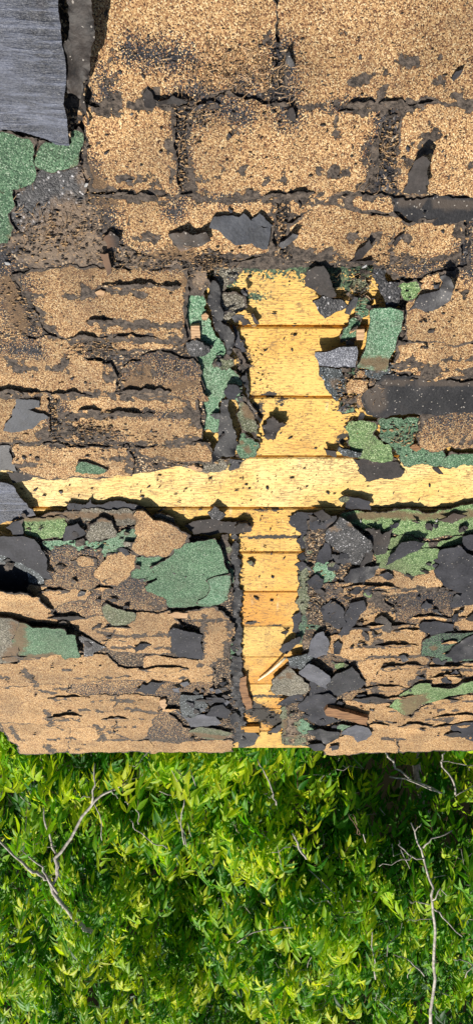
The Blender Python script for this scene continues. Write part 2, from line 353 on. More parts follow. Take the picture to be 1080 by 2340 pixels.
GRIME = strokes([([(560,1620),(640,1660)],40), ([(570,1600),(650,1600)],8), ([(60,1080),(250,1095)],10), ([(545,1180),(640,1175)],7), ([(545,1235),(700,1238)],4),
 ([(580,930),(585,960)],8), ([(615,910),(650,930)],12), ([(605,760),(608,840)],7), ([(665,770),(665,850)],7), ([(545,790),(560,870)],10), ([(540,1500),(545,1540)],10), ([(780,1000),(790,1040)],8),
 ([(560,1430),(640,1440)],5), ([(600,985)],6), ([(690,620),(760,680)],10)])
MOSS = strokes([([(495,603),(620,608)],36), ([(620,606),(820,615)],42), ([(720,640),(800,655)],30), ([(500,650),(530,640)],28), ([(420,1065),(520,1070)],8), ([(590,690),(520,690)],6)])

def inside(poly, P):
    x, y = P[:, 0], P[:, 1]; r = np.zeros(len(P), bool)
    a = poly; b = np.roll(poly, -1, 0)
    for (x1, y1), (x2, y2) in zip(a, b):
        if y1 == y2: continue
        c = (y1 > y) != (y2 > y)
        r ^= c & (x < (x2 - x1) * (y - y1) / (y2 - y1) + x1)
    return r
def edge_dist(poly, P):
    d = np.full(len(P), 1e9)
    for a, b in zip(poly, np.roll(poly, -1, 0)):
        ab = b - a; t = np.clip(((P - a) @ ab) / max(ab @ ab, 1e-12), 0, 1)
        d = np.minimum(d, np.hypot(*(P - (a + t[:, None] * ab)).T))
    return d

def jagged(pts, jag, seg):
    out = []
    def rec(a, b, depth):
        L = math.dist(a[:2], b[:2])
        if L < seg or depth > 7: return []
        off = random.gauss(0, jag) * L
        off = max(-0.005, min(0.005, off)); f = random.uniform(0.4, 0.6)
        nx, ny = -(b[1] - a[1]) / L, (b[0] - a[0]) / L
        m = (a[0] + (b[0] - a[0]) * f + nx * off, a[1] + (b[1] - a[1]) * f + ny * off, a[2] + (b[2] - a[2]) * f)
        return rec(a, m, depth + 1) + [m] + rec(m, b, depth + 1)
    for i, a in enumerate(pts):
        b = pts[(i + 1) % len(pts)]
        out.append(a); out += rec(a, b, 0)
    return out

PC = [0]
def slab(name, poly, w, th, mats, parent=None, jag=0.09, seg=0.0042, grid=0.012, warp=0.0015, wf=28.0, ramp=0.0, dark=None, attrs=True, uv=False, curl=None, gran=True, grow=0.0):
    """a broken piece of roofing: jagged outline, own thickness, uneven surface. poly in photo pixels (x, y[, w])
    or, with uv, in metres on the roof."""
    PC[0] += 1; k = PC[0] * 3.7
    pts = []
    for p in poly:
        pw = p[2] if len(p) > 2 else w
        q = (p[0], p[1], pw) if uv else pix(p[0], p[1], pw)
        pts.append(q)
    if grow:
        ar = sum(pts[i][0] * pts[(i + 1) % len(pts)][1] - pts[(i + 1) % len(pts)][0] * pts[i][1] for i in range(len(pts)))
        sg = 1 if ar > 0 else -1; new = []
        for i, p in enumerate(pts):
            a, b = pts[i - 1], pts[(i + 1) % len(pts)]
            e1 = Vector((p[0] - a[0], p[1] - a[1])).normalized(); e2 = Vector((b[0] - p[0], b[1] - p[1])).normalized()
            nv = Vector((e1.y + e2.y, -e1.x - e2.x))
            nv = nv.normalized() * grow * sg if nv.length > 1e-6 else Vector((0, 0))
            new.append((p[0] + nv.x, p[1] + nv.y, p[2]))
        pts = new
    key = np.array(pts)
    B = np.array(jagged(pts, jag, seg))
    b2 = B[:, :2]
    lo, hi = b2.min(0), b2.max(0)
    gx = np.arange(lo[0], hi[0], grid); gy = np.arange(lo[1], hi[1], grid)
    if len(gx) and len(gy):
        G = np.stack(np.meshgrid(gx, gy), -1).reshape(-1, 2) + rng.uniform(-0.3, 0.3, (len(gx) * len(gy), 2)) * grid
        G = G[inside(b2, G)]
        if len(G): G = G[edge_dist(b2, G) > grid * 0.4]
    else: G = np.zeros((0, 2))
    n = len(B)
    V = [Vector(p) for p in b2] + [Vector(p) for p in G]
    vs, es, fs, ov, oe, of = delaunay_2d_cdt(V, [(i, (i + 1) % n) for i in range(n)], [], 1, 1e-6)
    P = np.array([tuple(v) for v in vs])
    # heights: from the outline's corner heights
    D = np.hypot(P[:, None, 0] - key[None, :, 0], P[:, None, 1] - key[None, :, 1]) + 1e-4
    Wt = 1 / D ** 2.5
    Z = (Wt * key[None, :, 2]).sum(1) / Wt.sum(1)
    if ramp:
        Z = Z + ramp * (hi[1] - P[:, 1]) / max(hi[1] - lo[1], 1e-6)
    Z = Z + np.array([warp * fbm(a * wf + k, b * wf, k, 3) for a, b in P])
    if curl is not None: Z = Z + curl(P, lo, hi)
    # faces upward
    tris = []
    cnt = {}
    for f in fs:
        f = list(f)
        if len(f) < 3: continue
        a, b, c = (P[f[0]], P[f[1]], P[f[2]])
        if (b[0] - a[0]) * (c[1] - a[1]) - (b[1] - a[1]) * (c[0] - a[0]) < 0: f = f[::-1]
        tris.append(f)
        for i in range(len(f)): cnt[(f[i], f[(i + 1) % len(f)])] = 1
    bnd = [(a, b) for (a, b) in cnt if (b, a) not in cnt]
    N = len(P)
    c0 = np.array([P[:, 0].mean(), P[:, 1].mean(), Z.min() - th])
    top = np.column_stack([P, Z]); bot = np.column_stack([P, Z - th])
    rim = sorted({i for e in bnd for i in e}); ri = {v: k for k, v in enumerate(rim)}; NR = len(rim)
    verts = np.vstack([top, bot, top[rim], bot[rim]]) - c0
    A0 = 2 * N; B0 = 2 * N + NR
    faces = list(tris) + [[A0 + ri[b], A0 + ri[a], B0 + ri[a], B0 + ri[b]] for a, b in bnd] + [[i + N for i in f[::-1]] for f in tris]
    me = bpy.data.meshes.new(name)
    me.from_pydata(verts.tolist(), [], faces)
    for m in mats: me.materials.append(MATS[m])
    mi = np.zeros(len(faces), np.int32); mi[len(tris):] = 1
    mi[len(tris) + len(bnd):] = 2 if len(mats) > 2 else 1
    me.polygons.foreach_set('material_index', mi)
    sm = np.zeros(len(faces), bool); sm[:len(tris)] = True; sm[len(tris) + len(bnd):] = True
    me.polygons.foreach_set('use_smooth', sm)
    if attrs:
        ed = edge_dist(b2, P)
        vals = {'edge': ed, 'wear': eval_strokes(WEAR, P) if gran == 'tan' else np.zeros(N), 'rust': eval_strokes(RUST, P),
                'dark': eval_strokes(DARK, P) if gran == 'tan' else np.zeros(N)}
        if gran == 'tan': vals['rust'] = vals['rust'] * 0.9
        if dark is not None:
            t = (hi[1] - P[:, 1]) / max(hi[1] - lo[1], 1e-6)
            vals['dark'] = np.maximum(vals['dark'], dark[0] + (dark[1] - dark[0]) * t)
        for kx, v in vals.items():
            at = me.attributes.new(kx, 'FLOAT', 'POINT')
            at.data.foreach_set('value', np.concatenate([v, v, v[rim], v[rim]]).astype(np.float32))
    me.update()
    if parent is None:
        o = link(name, me); o.matrix_world = ROOF @ Matrix.Translation(c0)
    else:
        o = link(name, me, parent, Matrix.Translation(c0))
    return o

# ------------------------------------------------------------------ ground and roof
def plane_mesh(name, sx, sy):
    me = bpy.data.meshes.new(name)
    me.from_pydata([(-sx, -sy, 0), (sx, -sy, 0), (sx, sy, 0), (-sx, sy, 0)], [], [(0, 1, 2, 3)]); return me
gm = plane_mesh('ground', 200, 200); gm.materials.append(MATS['soil'])
tag(link('ground', gm), 'dark shaded soil under the shrubs', None, kind='structure')

roof = bpy.data.objects.new('roof', None); COL.objects.link(roof); roof.matrix_world = ROOF
tag(roof, 'old plank roof with torn tan and green asphalt shingles and bare yellow boards', 'roof', kind='thing')

# deck boards: one object each, joints 158 mm apart up the slope
JOINT0 = pix(540, 750)[1]; PB = 0.1585
def board(k, u0, u1, name='board'):
    v1 = JOINT0 - k * PB; v0 = v1 - PB + 0.0042
    if v0 < -2.44: v0 = -2.44
    nu = 150; nv = 14
    us = np.linspace(u0, u1, nu); vs_ = np.concatenate([[v0], np.linspace(v0 + 0.0022, v1 - 0.0022, nv - 2), [v1]])
    r2 = random.Random(k * 11 + 3)
    cup = r2.uniform(-0.0015, 0.0015); tilt = r2.uniform(-0.001, 0.001)
    verts = []; idx = {}
    for j, v in enumerate(vs_):
        t = (v - v0) / (v1 - v0)
        for i, u in enumerate(us):
            du = 0
            if (i == 0 or i == nu - 1): du = r2.uniform(-0.006, 0.006)
            e = 0.0
            if j in (0, nv - 1): e = -0.0022
            vv = v + (fbm(u * 9, k * 5.1, j, 2) * 0.0012 if j in (0, nv - 1) else 0)
            verts.append((u + du, vv, e - 0.0012 + cup * (4 * (t - .5) ** 2 - .3) + tilt * (t - .5) * 2 + 0.0006 * fbm(u * 5, v * 20, k, 2)))
    N = len(verts)
    for v in list(verts): verts.append((v[0], v[1], -0.019))
    f = []
    I = lambda i, j: j * nu + i
    for j in range(nv - 1):
        for i in range(nu - 1):
            f.append((I(i, j), I(i + 1, j), I(i + 1, j + 1), I(i, j + 1)))
    nt_ = len(f)
    for i in range(nu - 1):
        f.append((I(i + 1, 0), I(i, 0), I(i, 0) + N, I(i + 1, 0) + N))
        f.append((I(i, nv - 1), I(i + 1, nv - 1), I(i + 1, nv - 1) + N, I(i, nv - 1) + N))
    for j in range(nv - 1):
        f.append((I(0, j), I(0, j + 1), I(0, j + 1) + N, I(0, j) + N))
        f.append((I(nu - 1, j + 1), I(nu - 1, j), I(nu - 1, j) + N, I(nu - 1, j + 1) + N))
    f.append((I(0, 0) + N, I(0, nv - 1) + N, I(nu - 1, nv - 1) + N, I(nu - 1, 0) + N))
    me = bpy.data.meshes.new('board')
    c0 = Vector((0, v0, -0.019))
    me.from_pydata([tuple(Vector(v) - c0) for v in verts], [], f)
    me.materials.append(MATS['yellow_paint'])
    P = np.array(verts)[:, :2]
    at = me.attributes.new('pale', 'FLOAT', 'POINT'); at.data.foreach_set('value', [1.0 if k == 2 else (-0.9 if k in (5, 7, 8, 9) else -0.4 if k in (4, 6) else 0.0)] * len(verts))
    for nm, S in (('moss', MOSS), ('grime', GRIME)):
        at = me.attributes.new(nm, 'FLOAT', 'POINT'); at.data.foreach_set('value', eval_strokes(S, P).astype(np.float32))
    return link(name, me, roof, Matrix.Translation(c0))
BOARDS = []
for k in range(-9, 13):
    u0 = -1.9
    if JOINT0 - (k + 1) * PB < -2.25: u0 = -0.70
    if JOINT0 - k * PB < -2.42: continue
    BOARDS.append(board(k, u0, 1.9))
# nails
def nail(x, y, r=0.0045, parent=None):
    u, v, _ = pix(x, y, 0)
    vs_ = []; n = 10
    for rr, zz in ((r * 0.9, 0.006), (r, 0.0045), (r, 0.0035), (r * .35, 0.0035), (r * .3, -0.004)):
        vs_ += [(rr * math.cos(a * 2 * math.pi / n), rr * math.sin(a * 2 * math.pi / n), zz) for a in range(n)]
    f = [tuple(range(n))]
    for k in range(4):
        for a in range(n):
            b = (a + 1) % n; f.append((k * n + b, k * n + a, k * n + n + a, k * n + n + b))
    me = bpy.data.meshes.new('nail'); me.from_pydata(vs_, [], f); me.materials.append(MATS['nail_metal'])
    bi = max(range(len(BOARDS)), key=lambda i: BOARDS[i].matrix_local.translation.y if BOARDS[i].matrix_local.translation.y < v else -1e9)
    b = BOARDS[bi]
    return link('nail', me, b, Matrix.Translation(Vector((u, v, 0)) - b.matrix_local.translation))
nail(616, 697, 0.0062)

WT = 0.0175         # top of the tan layer
AE = 'asphalt_edge'
def T(poly, w=WT, th=0.0045, dark=None, mat='tan_granules', ramp=0.0025, warp=0.0018, jag=0.115, tuck=7, name='shingle', label=None, **kw):
    y0 = min(p[1] for p in poly); y1 = max(p[1] for p in poly)
    if tuck and y1 - y0 > 60:
        poly = [(p[0], p[1] - tuck, *p[2:]) if p[1] < y0 + 14 else p for p in poly]
    kw.setdefault('grow', 0.007 if y0 > 1150 else 0.0012)
    o = slab(name, poly, w, th, [mat, AE], roof, jag=jag, ramp=ramp, warp=warp, dark=dark, gran='tan', **kw)
    if label: o['label'] = label
    return o
def G(poly, w=0.007, th=0.004, mat='green_granules', name='green_shingle', jag=0.14, warp=0.0018, label=None, **kw):
    kw.setdefault('grow', 0.004 if poly[0][1] > 1150 else 0.0)
    o = slab(name, poly, w, th, [mat, AE], roof, jag=jag, warp=warp, **kw)
    if label: o['label'] = label
    return o
def K(poly, w=0.008, th=0.003, mat='felt_black', name='felt_sheet', jag=0.10, warp=0.0018, label=None, **kw):
    kw.setdefault('grow', 0.004 if poly[0][1] > 1150 else 0.0)
    o = slab(name, poly, w, th, [mat, AE], roof, jag=jag, warp=warp, **kw)
    if label: o['label'] = label
    return o

# --- lower course heads that show in slots and cracks, clipped to the courses
def clip_y(poly, y0, y1):
    def cut(p, yy, keep):
        out = []
        for i, a in enumerate(p):
            b = p[(i + 1) % len(p)]
            ia, ib = keep(a[1]), keep(b[1])
            if ia: out.append(a)
            if ia != ib:
                t = (yy - a[1]) / (b[1] - a[1]); out.append((a[0] + t * (b[0] - a[0]), yy))
        return out
    p = cut(poly, y0, lambda y: y >= y0)
    return cut(p, y1, lambda y: y <= y1) if p else p
COURSES = [-340, 110, 243, 447, 618, 772, 905, 1025, 1111, 1199, 1278, 1349, 1414, 1473, 1527, 1575, 1621, 1662, 1712]
def under(poly, w, mat, name='shingle'):
    for a, b in zip(COURSES[:-1], COURSES[1:]):
        p = clip_y(poly, a - 14, b)
        if len(p) >= 3 and abs(sum(p[i][0] * p[(i + 1) % len(p)][1] - p[(i + 1) % len(p)][0] * p[i][1] for i in range(len(p)))) > 1500:
            slab(name, p, w, 0.004, [mat, AE], roof, jag=0.06, ramp=0.0008, warp=0.001, gran='tan', grid=0.016)
under([(-150,-340),(1230,-340),(1170,638),(905,640),(860,600),(640,592),(490,592),(470,610),(440,612),(436,780),(466,880),(462,1010),(478,1050),(300,1085),(70,1088),(-90,1050)], 0.0125, 'under_granules')
under([(905,640),(1170,638),(1170,1010),(960,1015),(960,945),(840,945),(845,860),(900,850),(915,720)], 0.0115, 'under_granules')
under([(60,1200),(300,1192),(430,1225),(520,1240),(532,1420),(525,1500),(545,1690),(70,1700),(-90,1630),(-90,1368),(70,1366),(104,1335),(90,1260)], 0.0095, 'under_granules')
K([(-110,1240),(60,1240),(110,1330),(90,1372),(-110,1372)], 0.003, 0.002, 'felt_black')  # black sheet put in for the shade of the hollow
under([(700,1190),(790,1185),(900,1205),(1170,1205),(1170,1705),(660,1700),(650,1610),(700,1560),(690,1480),(700,1430),(705,1300)], 0.0095, 'under_granules')

# --- tan courses, top to bottom
T([(170,-340),(618,-340),(630,100),(628,150),(615,195),(590,212),(520,205),(482,220),(468,240),(440,243),(330,244),(235,246),(215,200),(205,150)])
T([(632,-340),(1230,-340),(1170,247),(890,246),(790,243),(700,243),(668,235),(655,210),(648,160),(640,110),(636,60)])
T([(200,246),(300,245),(394,244),(400,300),(404,360),(408,447),(330,452),(280,441),(205,432),(198,380),(194,300)])
T([(428,268),(458,228),(520,212),(600,240),(700,246),(884,246),(868,300),(862,340),(845,400),(838,430),(815,440),(700,449),(560,453),(440,453),(430,400),(426,330)])
T([(908,250),(1170,249),(1170,457),(1000,446),(960,436),(915,441),(908,400),(912,330)])
T([(200,447),(408,453),(560,456),(626,452),(630,500),(628,568),(600,584),(560,590),(500,586),(470,576),(440,600),(360,592),(290,562),(266,540),(240,500),(215,470)])
T([(656,455),(760,446),(895,452),(905,494),(870,487),(800,473),(730,466),(690,486),(656,505)])
T([(656,510),(692,490),(730,471),(800,478),(870,492),(910,498),(1060,503),(1048,560),(1040,608),(960,630),(900,636),(880,612),(790,602),(720,592),(665,592),(656,540)])
T([(896,455),(1000,448),(1170,458),(1170,502),(1060,500),(930,497),(900,480)], w=0.0165, mat='tar_black', label='black bitumen strip laid bare under a lifted tan shingle', name='shingle')
T([(1072,508),(1170,505),(1170,620),(1065,616)], dark=(0.75, 0.6), w=0.0155)
# left of the third course: dirt and black granules
K([(85,392),(190,388),(196,440),(200,500),(150,520),(60,566),(-30,600),(-60,560),(20,540),(15,490),(50,430)], 0.0145, 0.003, 'black_granules', label='sheet of shiny black granules beside a green patch', name='shingle')
T([(60,530),(150,480),(240,470),(262,545),(300,570),(430,600),(430,612),(150,620),(-60,625),(-60,580)], w=0.0140, dark=(0.5, 0.35), mat='under_granules', warp=0.003)
T([(-90,560),(20,560),(40,600),(25,625),(-90,622)], w=0.0150, dark=(0.9, 0.8))
# fourth course left
T([(28,628),(140,620),(300,626),(430,613),(428,660),(423,700),(426,778),(330,771),(240,776),(140,768),(102,748),(82,700),(50,660)])
T([(-90,628),(20,630),(46,664),(78,702),(98,752),(120,770),(-90,772)], w=0.0145, dark=(0.55, 0.45))
T([(925,705),(965,640),(1040,622),(1170,617),(1170,782),(915,780),(922,740)])
# fifth course
T([(-90,780),(120,776),(240,781),(425,782),(420,798),(330,800),(290,806),(240,803),(215,815),(190,816),(200,824),(252,829),(262,850),(258,900),(150,908),(-90,906)])
T([(288,836),(340,815),(440,826),(456,842),(462,890),(472,916),(440,914),(300,902),(275,892),(280,850)], w=0.0165, dark=(0.85, 0.15))
T([(908,784),(1170,785),(1170,866),(1000,866),(905,850),(900,825)])
T([(838,890),(870,869),(960,872),(1170,878),(1170,946),(960,944),(870,951),(838,944),(828,920)], w=0.0160, mat='tar_black', name='shingle', label='wide black bitumen band laid bare at the right')
T([(964,949),(1170,949),(1170,1014),(1020,1020),(990,1032),(955,1010),(962,975)], w=0.0135, dark=(0.75, 0.1))
for p in ([(790,880),(802,866),(838,868),(838,888),(822,899),(792,895)], [(780,908),(812,904),(816,917),(783,920)], [(815,903),(842,900),(840,935),(818,930)], [(812,843),(836,848),(834,862),(810,860)]):
    T(p, w=0.0155, mat='tan_granules', warp=0.003)
# sixth course
T([(-90,908),(104,912),(112,950),(110,1002),(90,1015),(-90,1014)])
T([(136,911),(258,904),(430,905),(452,922),(456,960),(455,1000),(420,1018),(350,1015),(230,1013),(150,1005),(140,968),(132,945)])
T([(60,1022),(290,1023),(306,1050),(302,1086),(240,1090),(140,1092),(70,1088),(30,1060),(30,1030)])
T([(310,1022),(480,1012),(490,1040),(478,1058),(420,1056),(330,1042),(306,1040)])
K([(-90,1016),(25,1018),(28,1050),(40,1078),(-90,1075)], 0.017, 0.003, 'felt_black')

# lower left field
T([(310,1185),(325,1178),(350,1192),(380,1200),(430,1224),(426,1236),(405,1250),(388,1262),(350,1268),(312,1262),(300,1250),(320,1225)], w=0.024, th=0.005, label='tan shingle scrap standing proud above the green patch')
T([(105,1257),(215,1259),(232,1278),(236,1310),(225,1332),(210,1346),(115,1345),(100,1325),(126,1320),(110,1300)], w=0.0145, dark=(0.85, 0.45))
T([(168,1282),(185,1274),(215,1278),(218,1292),(180,1292)], w=0.0165)
T([(236,1292),(252,1275),(285,1266),(312,1277),(300,1302),(292,1320),(262,1336),(235,1336),(222,1305)], w=0.0175, mat='tan_granules')
T([(70,1340),(100,1341),(206,1346),(195,1366),(132,1376),(120,1394),(80,1366)], w=0.0155)
T([(132,1378),(200,1366),(240,1346),(290,1331),(332,1326),(346,1356),(380,1370),(382,1400),(330,1410),(255,1410),(130,1405)], w=0.0135, dark=(0.95, 0.4))
T([(-110,1358,.062),(20,1358,.06),(60,1360,.052),(86,1374,.030),(124,1408,.018),(126,1421,.016),(60,1420,.016),(30,1410,.016),(-110,1408,.016)], w=0.03, tuck=0, label='tan shingle curling up over a black hollow at the left border')
T([(128,1407),(240,1410),(256,1430),(258,1450),(236,1466),(195,1442),(165,1422),(126,1420)], w=0.0165)
T([(262,1440),(290,1428),(312,1411),(385,1405),(415,1430),(390,1450),(388,1491),(330,1491),(250,1486),(246,1470)], w=0.019, label='tan shingle with its lower edge lifted over a dark gap')
T([(428,1407),(490,1395),(520,1420),(531,1425),(522,1470),(506,1500),(480,1521),(462,1515),(463,1430),(440,1421)], w=0.021)
FA = 'tan_faded'
T([(-90,1515),(45,1518),(48,1505),(138,1495),(143,1506),(180,1508),(245,1505),(268,1525),(300,1530),(330,1528),(336,1507),(460,1513),(482,1527),(484,1553),(400,1556),(270,1550),(160,1562),(-90,1568)], w=0.014, mat=FA)
T([(156,1582),(170,1562),(270,1553),(482,1560),(490,1586),(440,1588),(400,1596),(340,1591),(300,1583),(200,1591)], w=0.0125, dark=(0.45, 0.75), mat=FA)
T([(-90,1570),(152,1563),(150,1584),(198,1592),(264,1588),(268,1602),(262,1650),(255,1662),(130,1655),(-90,1646)], w=0.0145, mat=FA)
T([(266,1602),(290,1594),(362,1601),(358,1626),(346,1660),(335,1682),(300,1690),(262,1672)], w=0.0165, mat=FA)
T([(364,1612),(414,1662),(436,1666),(440,1690),(400,1696),(345,1690),(338,1680),(346,1650)], w=0.0155, dark=(0.5, 0.8), mat=FA)
T([(-12,1649),(100,1652),(152,1657),(158,1690),(154,1717),(100,1720),(48,1721),(46,1706),(20,1682),(2,1657)], w=0.012, mat=FA)
T([(158,1658),(255,1665),(300,1692),(342,1692),(346,1702),(340,1716),(250,1717),(160,1720),(161,1700)], w=0.012, mat=FA)
T([(346,1694),(400,1698),(440,1692),(525,1690),(529,1716),(480,1718),(440,1715),(347,1720)], w=0.012, mat=FA)

# lower right field
T([(740,1336),(800,1331),(850,1310),(872,1296),(900,1301),(935,1316),(985,1308),(992,1322),(1012,1340),(985,1351),(900,1352),(870,1370),(900,1392),(860,1392),(820,1410),(760,1400),(745,1370)], w=0.014, label='ragged tan shingle worn down to grey in patches')
T([(915,1366),(1030,1361),(1031,1420),(985,1423),(905,1416),(906,1386)], w=0.0145, dark=(0.95, 0.45))
T([(830,1388),(902,1394),(903,1420),(985,1426),(970,1450),(975,1470),(960,1496),(900,1500),(810,1506),(750,1490),(742,1452),(790,1450),(820,1425)], w=0.013, mat=FA)
T([(1036,1392),(1080,1375),(1170,1380),(1170,1440),(1050,1438),(1036,1425)], w=0.013)
T([(822,1512),(870,1506),(950,1503),(978,1510),(968,1556),(950,1570),(930,1577),(860,1606),(845,1600),(834,1560)], w=0.0145, mat=FA)
T([(985,1512),(1000,1519),(1170,1512),(1170,1542),(1060,1558),(975,1560),(972,1535)], w=0.0145, mat=FA)
T([(792,1602),(890,1610),(915,1632),(940,1640),(950,1626),(1000,1602),(1170,1586),(1170,1650),(1040,1652),(1020,1648),(900,1654),(840,1650),(790,1630)], w=0.0135, mat=FA)
T([(745,1700),(770,1686),(850,1660),(905,1656),(908,1685),(904,1718),(820,1720),(742,1722)], w=0.0125, mat=FA)
T([(913,1690),(909,1656),(1020,1652),(1170,1652),(1170,1712),(1050,1712),(911,1716)], w=0.0125, mat=FA)
T([(700,1490),(760,1495),(830,1515),(836,1560),(848,1602),(790,1600),(770,1540),(730,1520)], w=0.010, dark=(0.6, 0.4))

# --- green under-shingles
BG = 'bright_green'; OL = 'olive_granules'; GO = 'grey_olive'; LG = 'leaf_green'
G([(-90,286),(0,298),(86,316),(80,350),(84,400),(60,426),(30,432),(36,470),(20,490),(40,530),(0,560),(-90,570)], 0.0195, mat='green_granules', label='mint green shingle patch at the left border under the black sheet')
G([(88,318),(160,330),(164,300),(180,288),(190,330),(188,380),(150,391),(82,388),(85,350)], 0.0205, mat='green_granules')
G([(425,655),(466,672),(472,712),(482,742),(513,783),(511,818),(548,858),(556,905),(565,920),(545,925),(520,900),(500,925),(506,970),(500,992),(470,985),(430,960),(430,870)], 0.0075, mat=BG, label='bright green strip bared along a torn tan edge')
G([(487,826),(512,818),(520,803),(535,822),(535,836),(505,845),(488,841)], 0.0125, mat=OL)
G([(488,602),(540,594),(556,615),(540,640),(512,665),(494,668),(488,640)], 0.006, mat=GO)
G([(494,672),(540,667),(562,690),(566,702),(545,712),(530,725),(515,738),(503,722),(508,700)], 0.0075, mat=GO)
G([(530,798),(550,800),(560,828),(575,836),(560,838),(545,825)], 0.006, mat=OL)
G([(536,905),(555,918),(580,945),(582,960),(592,975),(594,1010),(580,1000),(560,985),(552,992),(543,960)], 0.0095, mat=OL)
G([(548,992),(562,986),(580,1005),(595,1016),(586,1026),(580,1046),(550,1048),(538,1042),(544,1010)], 0.0085, mat='green_granules')
G([(400,1060),(440,1052),(525,1045),(520,1066),(505,1078),(470,1082),(430,1070)], 0.005, mat=GO)
G([(815,678),(830,672),(846,690),(848,705),(830,725),(822,745),(828,758),(812,778),(800,782),(776,783),(782,750),(800,730),(812,700)], 0.0075)
G([(805,640),(835,632),(842,662),(825,672),(808,668)], 0.008, mat=OL)
G([(913,640),(950,637),(965,648),(950,680),(940,690),(912,684)], 0.0185, mat=LG, label='small square of leaf green shingle beside a black patch')
G([(774,920),(786,905),(816,946),(780,947)], 0.008)
G([(782,838),(815,842),(800,880),(788,930),(776,925),(784,880)], 0.0075)
G([(784,976),(800,962),(858,964),(862,1000),(895,1024),(908,1050),(880,1056),(830,1048),(798,1045),(792,1020),(795,990)], 0.0078, mat=LG, label='dull green shingle corner edging the yellow boards')
G([(861,958),(966,954),(967,976),(945,995),(942,1015),(985,1033),(1012,1026),(1012,1066),(975,1062),(935,1069),(912,1052),(897,1022),(864,996)], 0.0085)
G([(1012,1050),(1026,1032),(1170,1022),(1170,1070),(1012,1069)], 0.0095)
K([(728,838),(786,838),(786,900),(766,916),(745,890),(730,860)], 0.009, 0.004, 'slate_granules', name='shingle')
# below the long board
G([(58,1184),(130,1172),(200,1166),(255,1168),(258,1196),(200,1201),(150,1202),(120,1196)], 0.0095, mat=GO)
G([(259,1166),(312,1168),(302,1196),(262,1201)], 0.0115, mat=GO)
G([(55,1182),(150,1186),(160,1215),(145,1226),(95,1231),(60,1216),(52,1200)], 0.0125, mat=LG)
G([(95,1242),(150,1233),(190,1238),(225,1241),(268,1222),(310,1205),(315,1236),(300,1251),(228,1271),(215,1254),(105,1255)], 0.0145, mat=BG, label='pale green strip under the felt scraps')
G([(295,1321),(310,1276),(340,1266),(370,1270),(388,1276),(362,1290),(347,1300),(360,1322),(330,1327)], 0.0175)
G([(494,1238),(506,1256),(530,1300),(533,1330),(526,1350),(520,1305)], 0.0125, mat='green_granules')
G([(510,1225),(519,1222),(528,1262),(534,1300),(524,1280)], 0.010, mat=OL)
G([(778,1176),(830,1173),(930,1164),(975,1176),(1020,1166),(1170,1152),(1170,1216),(1030,1222),(960,1225),(900,1216),(830,1206),(786,1192)], 0.0115, mat=LG, label='long green shingle band with a brown upper half, right of the cross')
G([(885,1234),(920,1226),(960,1241),(1055,1226),(1062,1240),(1030,1247),(970,1251),(890,1252)], 0.0135, mat=LG)
G([(858,1266),(900,1259),(960,1256),(1002,1256),(996,1285),(1003,1296),(965,1311),(938,1316),(910,1306),(858,1293)], 0.0165, mat=LG, label='flat green shingle corner under a long felt shard')
G([(700,1226),(730,1210),(738,1230),(716,1250),(722,1280),(700,1280),(705,1250)], 0.009, mat=OL)
G([(688,1302),(705,1276),(722,1290),(722,1380),(712,1420),(690,1430),(680,1380),(686,1340)], 0.0085, mat=OL)
G([(722,1290),(740,1282),(758,1291),(760,1320),(755,1336),(735,1338),(724,1312)], 0.0115, mat=BG)
G([(684,1436),(690,1406),(718,1396),(730,1430),(720,1450),(700,1472),(680,1472)], 0.009, mat='green_granules', dark=(0.7, 0.0))
G([(645,1616),(680,1610),(690,1640),(720,1660),(715,1676),(690,1690),(650,1700),(644,1660)], 0.0085, mat='olive_granules')
G([(676,1650),(690,1642),(722,1664),(706,1680),(684,1672)], 0.0115, mat=BG)
G([(648,1682),(700,1678),(700,1704),(650,1702)], 0.0105, mat='olive_granules')
G([(758,1512),(790,1515),(785,1530),(765,1528)], 0.0135, mat=LG)
G([(524,1440),(534,1430),(538,1480),(530,1530),(524,1500)], 0.006, mat='green_granules')

# --- felt and tar that stays under the shingles
K([(490,640),(500,650),(503,690),(512,722),(504,735),(488,725),(472,690),(474,652)], 0.016, 0.012, 'tar_black', warp=0.006, wf=70, name='shingle_edge')  # lumpy black ridge; its black also stands for the deep gap's shadow
K([(484,724),(505,736),(530,757),(537,770),(530,800),(522,812),(514,782),(498,758)], 0.0155, 0.010, 'tar_black', warp=0.005, wf=70, name='shingle_edge')  # ridge and the shadowed crevice beside it in one black piece
K([(430,600),(470,612),(480,650),(460,678),(432,672),(428,640)], 0.0195, 0.008, 'under_granules', warp=0.005, name='shingle')
K([(424,784),(448,776),(478,792),(480,806),(462,815),(430,808)], 0.0185, 0.006, 'black_granules', warp=0.004, name='shingle')
K([(524,727),(540,752),(556,782),(556,792),(564,804),(540,802),(532,780),(534,756)], 0.0045, 0.002, 'felt_slate')
K([(553,858),(562,850),(566,912),(600,960),(594,970),(566,925)], 0.008, 0.007, 'tar_black', warp=0.004, wf=70, name='shingle_edge')
K([(505,915,0.012),(522,912,0.012),(530,960,0.02),(540,1022,0.022),(534,1042,0.03),(484,1060,0.034),(490,1030,0.02),(500,985,0.014)], 0.02, 0.003, 'tar_black', label='black felt flap folded into the gap beside the cross')  # tar black carries the shade lying on this felt flap
K([(524,1048),(562,1050),(546,1070),(524,1076)], 0.006, 0.0015, 'felt_black')
K([(805,1050),(870,1046),(906,1055),(923,1080),(915,1090),(880,1095),(832,1101),(820,1082)], 0.0035, 0.0015, 'felt_brown', label='dark felt patch stuck flat on the long yellow board', jag=0.14)
K([(853,610),(884,615),(881,640),(913,645),(911,690),(900,709),(880,705),(862,660),(855,640)], 0.0185, 0.004, 'black_granules', name='shingle', label='black granule patch above the loose green tile')
